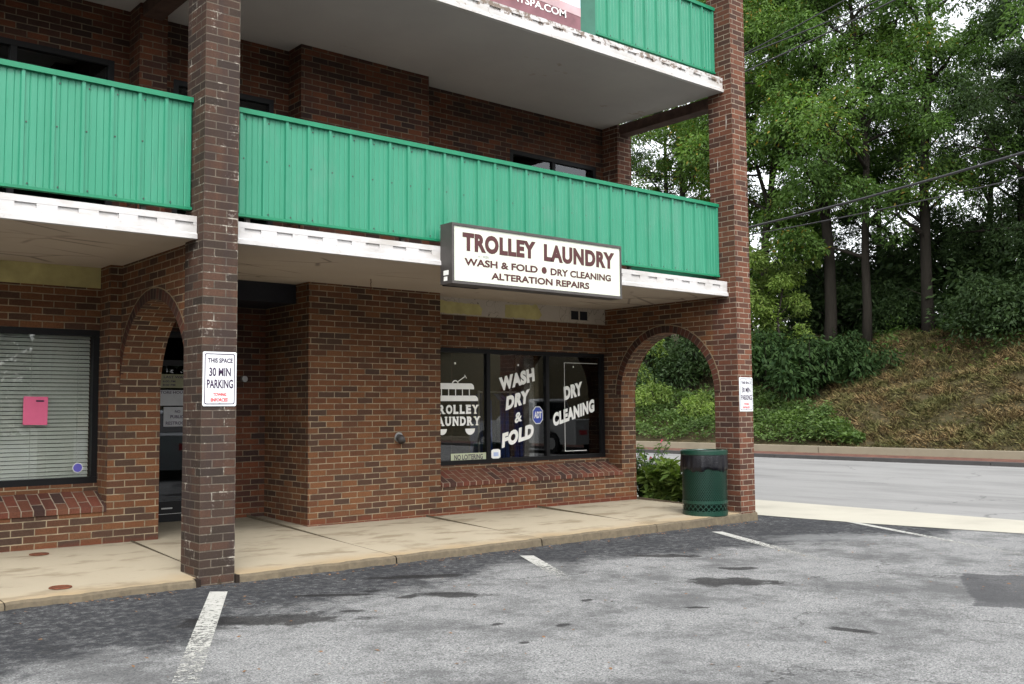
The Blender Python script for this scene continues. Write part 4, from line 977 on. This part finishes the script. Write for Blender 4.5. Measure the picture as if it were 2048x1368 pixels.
for x, y, s, rz, lab in ((27.6, 15.2, .95, 0, 'bright green sapling left of the thick dark trunk'), (28.4, 14.0, .75, 2, 'smaller bright green sapling below the forked tree'), (26.0, 18.6, .6, 1, 'light green sapling framed by the brick arch')):
    tree('sapling', x, y, s, rz, lab, 'sapling', 'saplings on the bank')

def shrub_mesh(seed, r, h, nc, per, mat, L, w=.36, droop=.3, flat=.8):
    rng = np.random.default_rng(seed); C = np.stack([rng.normal(0, r * .42, nc), rng.normal(0, r * .42, nc), rng.uniform(.25 * h, .78 * h, nc)], 1)
    C[:, 2] *= 1 - .45 * np.minimum(1, (np.hypot(C[:, 0], C[:, 1]) / r)) ** 2
    Rr = rng.uniform(.32, .5, nc) * r
    return leaves_mesh('foliage', *clump_leaves(rng, C, Rr, per, L, w, flat, droop, .5), mat)
def stems(seed, r, h, n=9):
    rng = np.random.default_rng(seed); mb = MB()
    for i in range(n):
        e = (rng.normal(0, r * .4), rng.normal(0, r * .4), h * rng.uniform(.5, .85)); mb.tube([(e[0] * .15, e[1] * .15, -.2), (e[0] * .5, e[1] * .5, e[2] * .5), e], [.03, .022, .01], 5, False)
    me = bpy.data.meshes.new('stems'); me.from_pydata(mb.v, [], mb.f); me.materials.append(BARK); me.update(); return me
SH = {'rhododendron': (shrub_mesh(1, 1.5, 2.3, 26, 150, LEAF_RH, (.16, .28), .34, .5), stems(1, 1.5, 2.3)),
      'dark_shrub': (shrub_mesh(2, 1.8, 2.8, 30, 190, LEAF_C, (.12, .22), .4, .3), stems(2, 1.8, 2.8)),
      'light_shrub': (shrub_mesh(3, 1.1, 1.5, 18, 170, LEAF_LT, (.10, .18), .4, .2), stems(3, 1.1, 1.5))}
def shrub(kind, x, y, s, rz, label, group):
    t = thing(kind, label, 'shrub', (x, y, hill(x, y) - .1), group)
    for nm, me in zip(('foliage', 'stems'), SH[kind]): o = bpy.data.objects.new(nm, me); COL.objects.link(o); o.parent = t
    t.rotation_euler = (0, 0, rz); t.scale = (s, s, s)
shrub('rhododendron', 26.4, 13.4, 1.0, 0, 'rounded dark shrub nearest the end pillar on the bank', 'rounded dark shrubs on the bank')
shrub('rhododendron', 26.3, 11.6, 1.02, 2, 'rounded dark shrub in front of the thick tree trunk', 'rounded dark shrubs on the bank')
shrub('rhododendron', 27.3, 10.6, .8, 4, 'smaller dark shrub at the edge of the dry grass', 'rounded dark shrubs on the bank')
for x, y, s, rz, lab in ((27.2, 17.6, 1.0, 0, 'dark shrub in the right half of the brick arch'), (27.0, 20.2, 1.1, 1, 'dark shrub in the left half of the brick arch'), (29.2, 23.4, 1.3, 2, 'dark shrub behind the arch shrubs'),
                     (30.0, 7.2, .9, 3, 'dark shrub at the top of the grass beside the bare trunk'), (30.2, 5.4, 1.0, 4, 'dark shrub under the right hand trees at the top of the grass'), (30.6, 3.4, 1.05, 5, 'dark shrub at the far right of the bank top'), (33.0, 12.4, 1.0, .7, 'dark shrub between the trunks at the top of the bank'), (33.5, 16.0, 1.1, 1.7, 'dark shrub behind the forked tree'), (33.8, 8.6, 1.2, 2.7, 'dark shrub behind the bare dark trunk'),
                     (35.5, 14.4, 1.7, .2, 'large dark bush far behind the thick trunk'), (35.8, 11.2, 1.8, 1.3, 'large dark bush far behind the thin straight trunk'), (35.6, 8.0, 1.7, 2.2, 'large dark bush far behind the bare trunk'), (35.0, 5.4, 1.6, 3.3, 'large dark bush far behind the right hand trees'), (36.0, 18.2, 1.7, 4.1, 'large dark bush far behind the leaning tree'), (32.0, 11.0, .8, 5.1, 'dark shrub just behind the thin straight trunk')):
    shrub('dark_shrub', x, y, s, rz, lab, 'dark shrubs under the trees')
for x, y, s, rz, lab in ((24.8, 17.0, .8, 0, 'light green shrub in the middle of the arch view'), (24.6, 19.0, .8, 2, 'light green shrub at the left of the arch view'), (24.4, 15.0, .75, 4, 'light green shrub behind the end pillar')):
    shrub('light_shrub', x, y, s, rz, lab, 'light green shrubs above the low wall')

# ground cover plants behind the low wall
rng = np.random.default_rng(5); n = 42000
yy = rng.uniform(7.6, 27, n); depth = np.clip((yy - 7.0) * .6, .15, 3.4); xx = 22.5 + depth * rng.random(n) ** .8
hz = np.array([hill(a, b) for a, b in zip(xx, yy)]); hh = .52 * (.55 + .45 * np.sin(xx * 4.1 + 1.7 * yy) * np.cos(yy * 3.3 - xx)) * np.clip(depth, 0, 1)
P = np.stack([xx, yy, hz + .03 + hh * rng.random(n) ** .6 + .1 * rng.random(n)], 1)
AX = unit(rng.normal(size=(n, 3)) * np.array([1, 1, .45]) + np.array([-.35, -.2, .1])); SD = unit(np.cross(AX, unit(rng.normal(size=(n, 3)) * .5 + np.array([0, 0, 1.0]))))
Ln = rng.uniform(.07, .15, n)
o = bpy.data.objects.new('ground_cover', leaves_mesh('ground_cover', P, AX, SD, Ln, Ln * .55, LEAF_GC)); COL.objects.link(o)
tag(o, 'leafy green ground cover spilling along the low concrete wall', 'ground cover', kind='stuff')
# dry grass on the bank
n = 90000; rng = np.random.default_rng(6)
xx = 22.5 + 9.5 * rng.random(n); yy = rng.uniform(-3, 14, n)
keep = (xx - 22.5) > np.clip((yy - 8.5) * .6, 0, 5); xx, yy = xx[keep], yy[keep]; n = len(xx)
tuft = np.sin(xx * 5.3 + 1.3 * np.sin(yy * 2.1)) * np.sin(yy * 4.7 + 1.9 * np.sin(xx * 1.7))
hz = np.array([hill(a, b) for a, b in zip(xx, yy)])
K = 420; cx_ = 22.7 + 8.8 * rng.random(K); cy_ = rng.uniform(-3, 11, K); kp = (cx_ - 22.5) > np.clip((cy_ - 8.5) * .8, 0, 5); cx_, cy_ = cx_[kp], cy_[kp]
ct = np.repeat(np.arange(len(cx_)), 70); tn = len(ct); az = rng.uniform(0, 6.283, tn); tx = cx_[ct] + .10 * rng.normal(size=tn); ty = cy_[ct] + .10 * rng.normal(size=tn)
tz = np.array([hill(a, b) for a, b in zip(tx, ty)])
P = np.stack([xx, yy, hz - .01], 1); AX = unit(np.stack([rng.normal(-.55, .4, n), rng.normal(-.1, .55, n), rng.uniform(.15, .9, n)], 1)); SD = unit(np.cross(AX, rng.normal(size=(n, 3))))
Ln = rng.uniform(.08, .26, n) * (1.0 + .85 * tuft)
TA = unit(np.stack([np.cos(az) * .7 - .35, np.sin(az) * .7, rng.uniform(.1, 1.0, tn)], 1)); TL = rng.uniform(.16, .38, tn)
P = np.concatenate([P, np.stack([tx, ty, tz], 1)]); AX = np.concatenate([AX, TA]); SD = np.concatenate([SD, unit(np.cross(TA, rng.normal(size=(tn, 3))))]); Ln = np.concatenate([Ln, TL])
o = bpy.data.objects.new('grass', leaves_mesh('grass', P, AX, SD, Ln, Ln * 0 + .022, GRASSM)); COL.objects.link(o)
tag(o, 'dry brown and green grass covering the bank', 'grass', kind='stuff')

# weeds and low brush under the trees at the top of the bank
n = 26000; rng = np.random.default_rng(16)
xx = rng.uniform(27.5, 33.5, n); yy = rng.uniform(-3, 19, n)
dens = np.sin(xx * 1.9 + 2 * np.sin(yy * .9)) * np.sin(yy * 1.6 + xx * .7); keep = (dens > rng.uniform(-.5, .9, n)) & (rng.random(n) < np.clip((xx - 27.2) / 3.0, 0, 1)); xx, yy, dens = xx[keep], yy[keep], dens[keep]; n = len(xx)
P = np.stack([xx, yy, np.array([hill(a, b) for a, b in zip(xx, yy)]) + rng.random(n) ** 1.5 * (.25 + .55 * np.clip(dens, 0, 1))], 1)
AX = unit(rng.normal(size=(n, 3)) * np.array([1, 1, .6]) + np.array([-.3, 0, .2])); SD = unit(np.cross(AX, rng.normal(size=(n, 3)) * .5 + np.array([0, 0, 1.0]))); Ln = rng.uniform(.08, .2, n)
o = bpy.data.objects.new('undergrowth', leaves_mesh('undergrowth', P, AX, SD, Ln, Ln * .42, LEAF_B)); COL.objects.link(o)
tag(o, 'green weeds and low brush under the trees at the top of the bank', 'undergrowth', kind='stuff')

# flowering plants at the corner outside the arch
def plant(name, seed, x, y, h, n, L, w, mat, label, flowers=0):
    rng = np.random.default_rng(seed); t = thing(name, label, 'plant', (x, y, zg(x) - .0), 'plants beside the corner of the building')
    mb = MB(); P = []; A = []; Sd = []; LN = []; FL = []
    for i in range(n):
        az = rng.uniform(0, 6.28); e = np.array([math.cos(az) * h * rng.uniform(.1, .5), math.sin(az) * h * rng.uniform(.1, .5), h * rng.uniform(.6, 1.05)])
        b0 = np.array([rng.normal(0, .06), rng.normal(0, .06), 0]); mid = b0 + (e - b0) * .5 + np.array([0, 0, .12 * h])
        mb.tube([b0, mid, e], [.008, .006, .003], 5, False)
        for q in range(30):
            s = rng.uniform(.12, 1); p = b0 * (1 - s) ** 2 + 2 * s * (1 - s) * mid + s * s * e
            a = rng.normal(size=3) * np.array([1, 1, .5]) + np.array([0, 0, .15]); P.append(p); A.append(a); LN.append(rng.uniform(*L))
        if i < flowers: FL.append(e)
    P = np.array(P); A = unit(np.array(A)); Sd = unit(np.cross(A, rng.normal(size=(len(P), 3)) * .4 + np.array([0, 0, 1.0]))); LN = np.array(LN)
    o = bpy.data.objects.new('foliage', leaves_mesh('foliage', P, A, Sd, LN, LN * w, mat)); COL.objects.link(o); o.parent = t
    me = bpy.data.meshes.new('stems'); me.from_pydata(mb.v, [], mb.f); me.materials.append(LEAF_C); me.update(); o = bpy.data.objects.new('stems', me); COL.objects.link(o); o.parent = t
    if FL:
        q = np.repeat(np.array(FL), 9, 0); a = unit(rng.normal(size=(len(q), 3)) + np.array([0, 0, .4])); sd_ = unit(np.cross(a, rng.normal(size=(len(q), 3)))); ln = np.full(len(q), .032)
        o = bpy.data.objects.new('flowers', leaves_mesh('flowers', q, a, sd_, ln, ln * .8, PETAL)); COL.objects.link(o); o.parent = t
plant('flower_bush', 41, 7.75, 2.35, .95, 34, (.06, .12), .38, LEAF_B, 'green leafed bush with small pink flowers against the wall corner', 2)
plant('leafy_plant', 42, 7.75, 1.55, .62, 26, (.14, .24), .38, LEAF_LT, 'bright green leafy plant behind the litter bin', 0)
plant('leafy_plant', 43, 7.62, 1.95, .66, 30, (.12, .2), .4, LEAF_LT, 'bright green leafy plant between the flowering bush and the bin', 0)
plant('low_plant', 44, 7.55, 1.15, .36, 22, (.08, .16), .35, LEAF_RH, 'low dark plant at the foot of the arch', 0)

# ------------------------------------------------------------ overhead cables along the road
def cable(y0, z0, y1, z1, r, label, X=12.0, sag=.0):
    s = (z1 - z0) / (y1 - y0); pts = []
    for i in range(41):
        y = -14 + 55 * i / 40; t = (y - y0)
        pts.append((X, y, z0 + s * t + .006 * (y - y0) * (y - y1) + sag))
    t = thing('overhead_cable', label, 'cable', (X, y0, z0), 'overhead cables along the road')
    mb = MB(); mb.tube(pts, r, 6); mb.build('wire', CABLE, t, smooth=True)
cable(3.483, 4.587, -1.49, 4.985, .020, 'thick lower cable crossing in front of the trees')
cable(3.487, 4.446, -1.474, 4.61, .010, 'thin cable just below the thick lower cable')
cable(3.524, 7.884, .709, 8.045, .012, 'thin upper cable, middle of the three crossing the tree tops')
cable(3.522, 7.563, .444, 7.958, .014, 'upper cable lowest of the three crossing the tree tops')
cable(3.523, 7.903, 1.354, 8.259, .011, 'thin upper cable, topmost of the three crossing the tree tops')

# ------------------------------------------------------------ litter and leaf scraps on the asphalt
rng = np.random.default_rng(9); n = 420
xx = rng.uniform(-1.5, 7, n); yy = np.where(rng.random(n) < .5, rng.uniform(-.22, -.04, n), rng.uniform(-4.5, -.1, n))
P = np.stack([xx, yy, np.array([zg(a) for a in xx]) + .006], 1); AX = unit(rng.normal(size=(n, 3)) * np.array([1, 1, .1])); SD = unit(np.cross(AX, np.array([[0, 0, 1.0]]) + rng.normal(size=(n, 3)) * .15)); Ln = rng.uniform(.012, .04, n)
o = bpy.data.objects.new('fallen_leaves', leaves_mesh('fallen_leaves', P, AX, SD, Ln, Ln * .6, plain('dead_leaf', (.16, .085, .04), .9))); COL.objects.link(o)
tag(o, 'small brown leaf scraps scattered on the asphalt along the curb', 'leaf litter', kind='stuff')

# dark woods added behind the camera, out of view, to darken the window reflections
rng = np.random.default_rng(10); K = 420
C = np.stack([rng.uniform(-60, 70, K), rng.uniform(-62, -46, K), rng.uniform(1, 11, K)], 1); Rr = rng.uniform(1.8, 3.2, K)
o = bpy.data.objects.new('distant_woods', leaves_mesh('distant_woods', *clump_leaves(rng, C, Rr, 60, (.7, 1.3), .5), leaf_mat('woods_leaf', (0.010, 0.018, 0.008), (0.022, 0.034, 0.012), 0.1))); COL.objects.link(o)
tag(o, 'dark woods added out of view across the lot to darken the window reflections', 'woods', kind='stuff')

# ------------------------------------------------------------ parked vehicles, seen mirrored in the shop glass
def vehicle(name, label, x, y, rz, paint, prof, green, wheels, width, group=None):
    """prof: lower body outline (length, height); green: cabin outline, narrowed towards the roof"""
    t = thing(name, label, 'car' if name == 'parked_car' else 'truck', (x, y, zg(x)))
    mb = MB(); mb.prism(prof, -width / 2, width / 2, 'Y'); b = mb.build('body', paint, None, bevel=.06); b.parent = t; b.location = (0, 0, 0)
    hw, zt, zb = width / 2 - .06, max(z for _, z in green), min(z for _, z in green); n = len(green)
    half = lambda z: hw - .20 * (z - zb) / (zt - zb)
    mb = MB(); A = [(a, -half(z), z) for a, z in green]; Bq = [(a, half(z), z) for a, z in green]
    mb.face(A); mb.face(Bq[::-1])
    for i in range(n): j = (i + 1) % n; mb.face([A[j], A[i], Bq[i], Bq[j]])
    c = mb.build('cabin', paint, None, bevel=.03); c.parent = t; c.location = (0, 0, 0)
    cx = sum(a for a, _ in green) / n; cz = (zt + zb) / 2
    W_ = [(cx + (a - cx) * .86, cz + (z - cz) * .74) for a, z in green]; mid = cx
    for sgn in (-1, 1):
        for lo, hi in ((-99, mid - .04), (mid + .04, 99)):
            P_ = [(min(max(a, lo), hi), z) for a, z in W_]
            mb = MB(); pts = [(a, sgn * (half(z) + .004), z) for a, z in P_]; mb.face(pts if sgn < 0 else pts[::-1]); o = mb.build('side_window', BLACKGL, None); o.parent = t; o.location = (0, 0, 0)
    gs = sorted(green, key=lambda q: q[0]); f0, f1 = gs[0], sorted([g for g in green if g[1] > zt - .08], key=lambda q: q[0])[0]
    r0, r1 = gs[-1], sorted([g for g in green if g[1] > zt - .08], key=lambda q: -q[0])[0]
    for nm, (a0, z0), (a1, z1), off in (('windscreen', f0, f1, -.006), ('rear_window', r0, r1, .006)):
        mb = MB(); q0, q1 = half(z0) - .1, half(z1) - .06
        L_ = lambda t_: (a0 + (a1 - a0) * t_ + off, z0 + (z1 - z0) * t_ + .006)
        (p0, h0), (p1, h1) = L_(.08), L_(.92); mb.face([(p0, -q0, h0), (p0, q0, h0), (p1, q1, h1), (p1, -q1, h1)]); o = mb.build(nm, BLACKGL, None); o.parent = t; o.location = (0, 0, 0)
    for wx in wheels:
        for sgn in (-1, 1):
            mb = MB(); yc = sgn * (width / 2 - .10); mb.tube([(wx, yc - .11, .33), (wx, yc - .09, .33), (wx, yc + .09, .33), (wx, yc + .11, .33)], [.29, .33, .33, .29], 28); w = mb.build('wheel', TYRE, None, smooth=False); w.parent = t; w.location = (0, 0, 0)
            mb = MB(); mb.tube([(wx, yc + sgn * .09, .33), (wx, yc + sgn * .118, .33)], [.20, .18], 20); r = mb.build('rim', STEEL, None); r.parent = w; r.location = (0, 0, 0)
    x0, x1 = min(a for a, _ in prof), max(a for a, _ in prof)
    for sgn in (-1, 1):
        for nm, xx, m_ in (('headlight', x0, PLATE), ('tail_light', x1, REDP)):
            mb = MB(); mb.box(xx - .012, xx + .012, sgn * (width / 2 - .30) - .16, sgn * (width / 2 - .30) + .16, .62, .76); o = mb.build(nm, m_, None); o.parent = t; o.location = (0, 0, 0)
    t.rotation_euler = (0, 0, rz)
    return t
BLACKGL = plain('tinted_car_glass', (0.008, 0.009, 0.010), 0.08, 0.6)
TYRE = plain('tyre_rubber', (0.012, 0.012, 0.012), 0.85, 0.2)
SILVER = plain('silver_car_paint', (0.36, 0.38, 0.40), 0.3, 0.5, metal=0.3, var=.03)
TRUCKW = plain('white_truck_paint', (0.26, 0.26, 0.25), 0.35, 0.5, var=.03)
def outline(x0, x1, wheels, zb, top):
    p = [(x0, zb)]
    for wx in wheels: p += [(wx + .40 * math.cos(a), .33 + .40 * math.sin(a)) for a in [math.pi - (math.pi * i / 8) for i in range(9)] if .33 + .40 * math.sin(a) > zb]
    return p + [(x1, zb)] + top
vehicle('parked_car', 'silver sedan parked across the lot, mirrored in the shop door glass', 5.2, -8.2, R(115), SILVER,
        outline(-2.25, 2.25, (-1.4, 1.35), .22, [(2.28, .60), (2.22, .92), (1.6, .98), (-.75, .95), (-1.7, .85), (-2.2, .70)]),
        [(-.95, .90), (-.15, 1.40), (.15, 1.45), (.85, 1.43), (1.05, 1.40), (1.75, .94)], (-1.4, 1.35), 1.78)
vehicle('pickup_truck', 'white pickup truck across the road, mirrored in the right shop pane', 18.9, -12.5, R(90), TRUCKW,
        outline(-2.6, 2.75, (-1.75, 1.65), .32, [(2.78, .60), (2.75, 1.08), (.75, 1.08), (-1.3, 1.06), (-2.5, 1.0), (-2.62, .7)]),
        [(-1.25, 1.02), (-.55, 1.68), (-.25, 1.76), (.45, 1.76), (.62, 1.70), (.74, 1.04)], (-1.75, 1.65), 1.9)
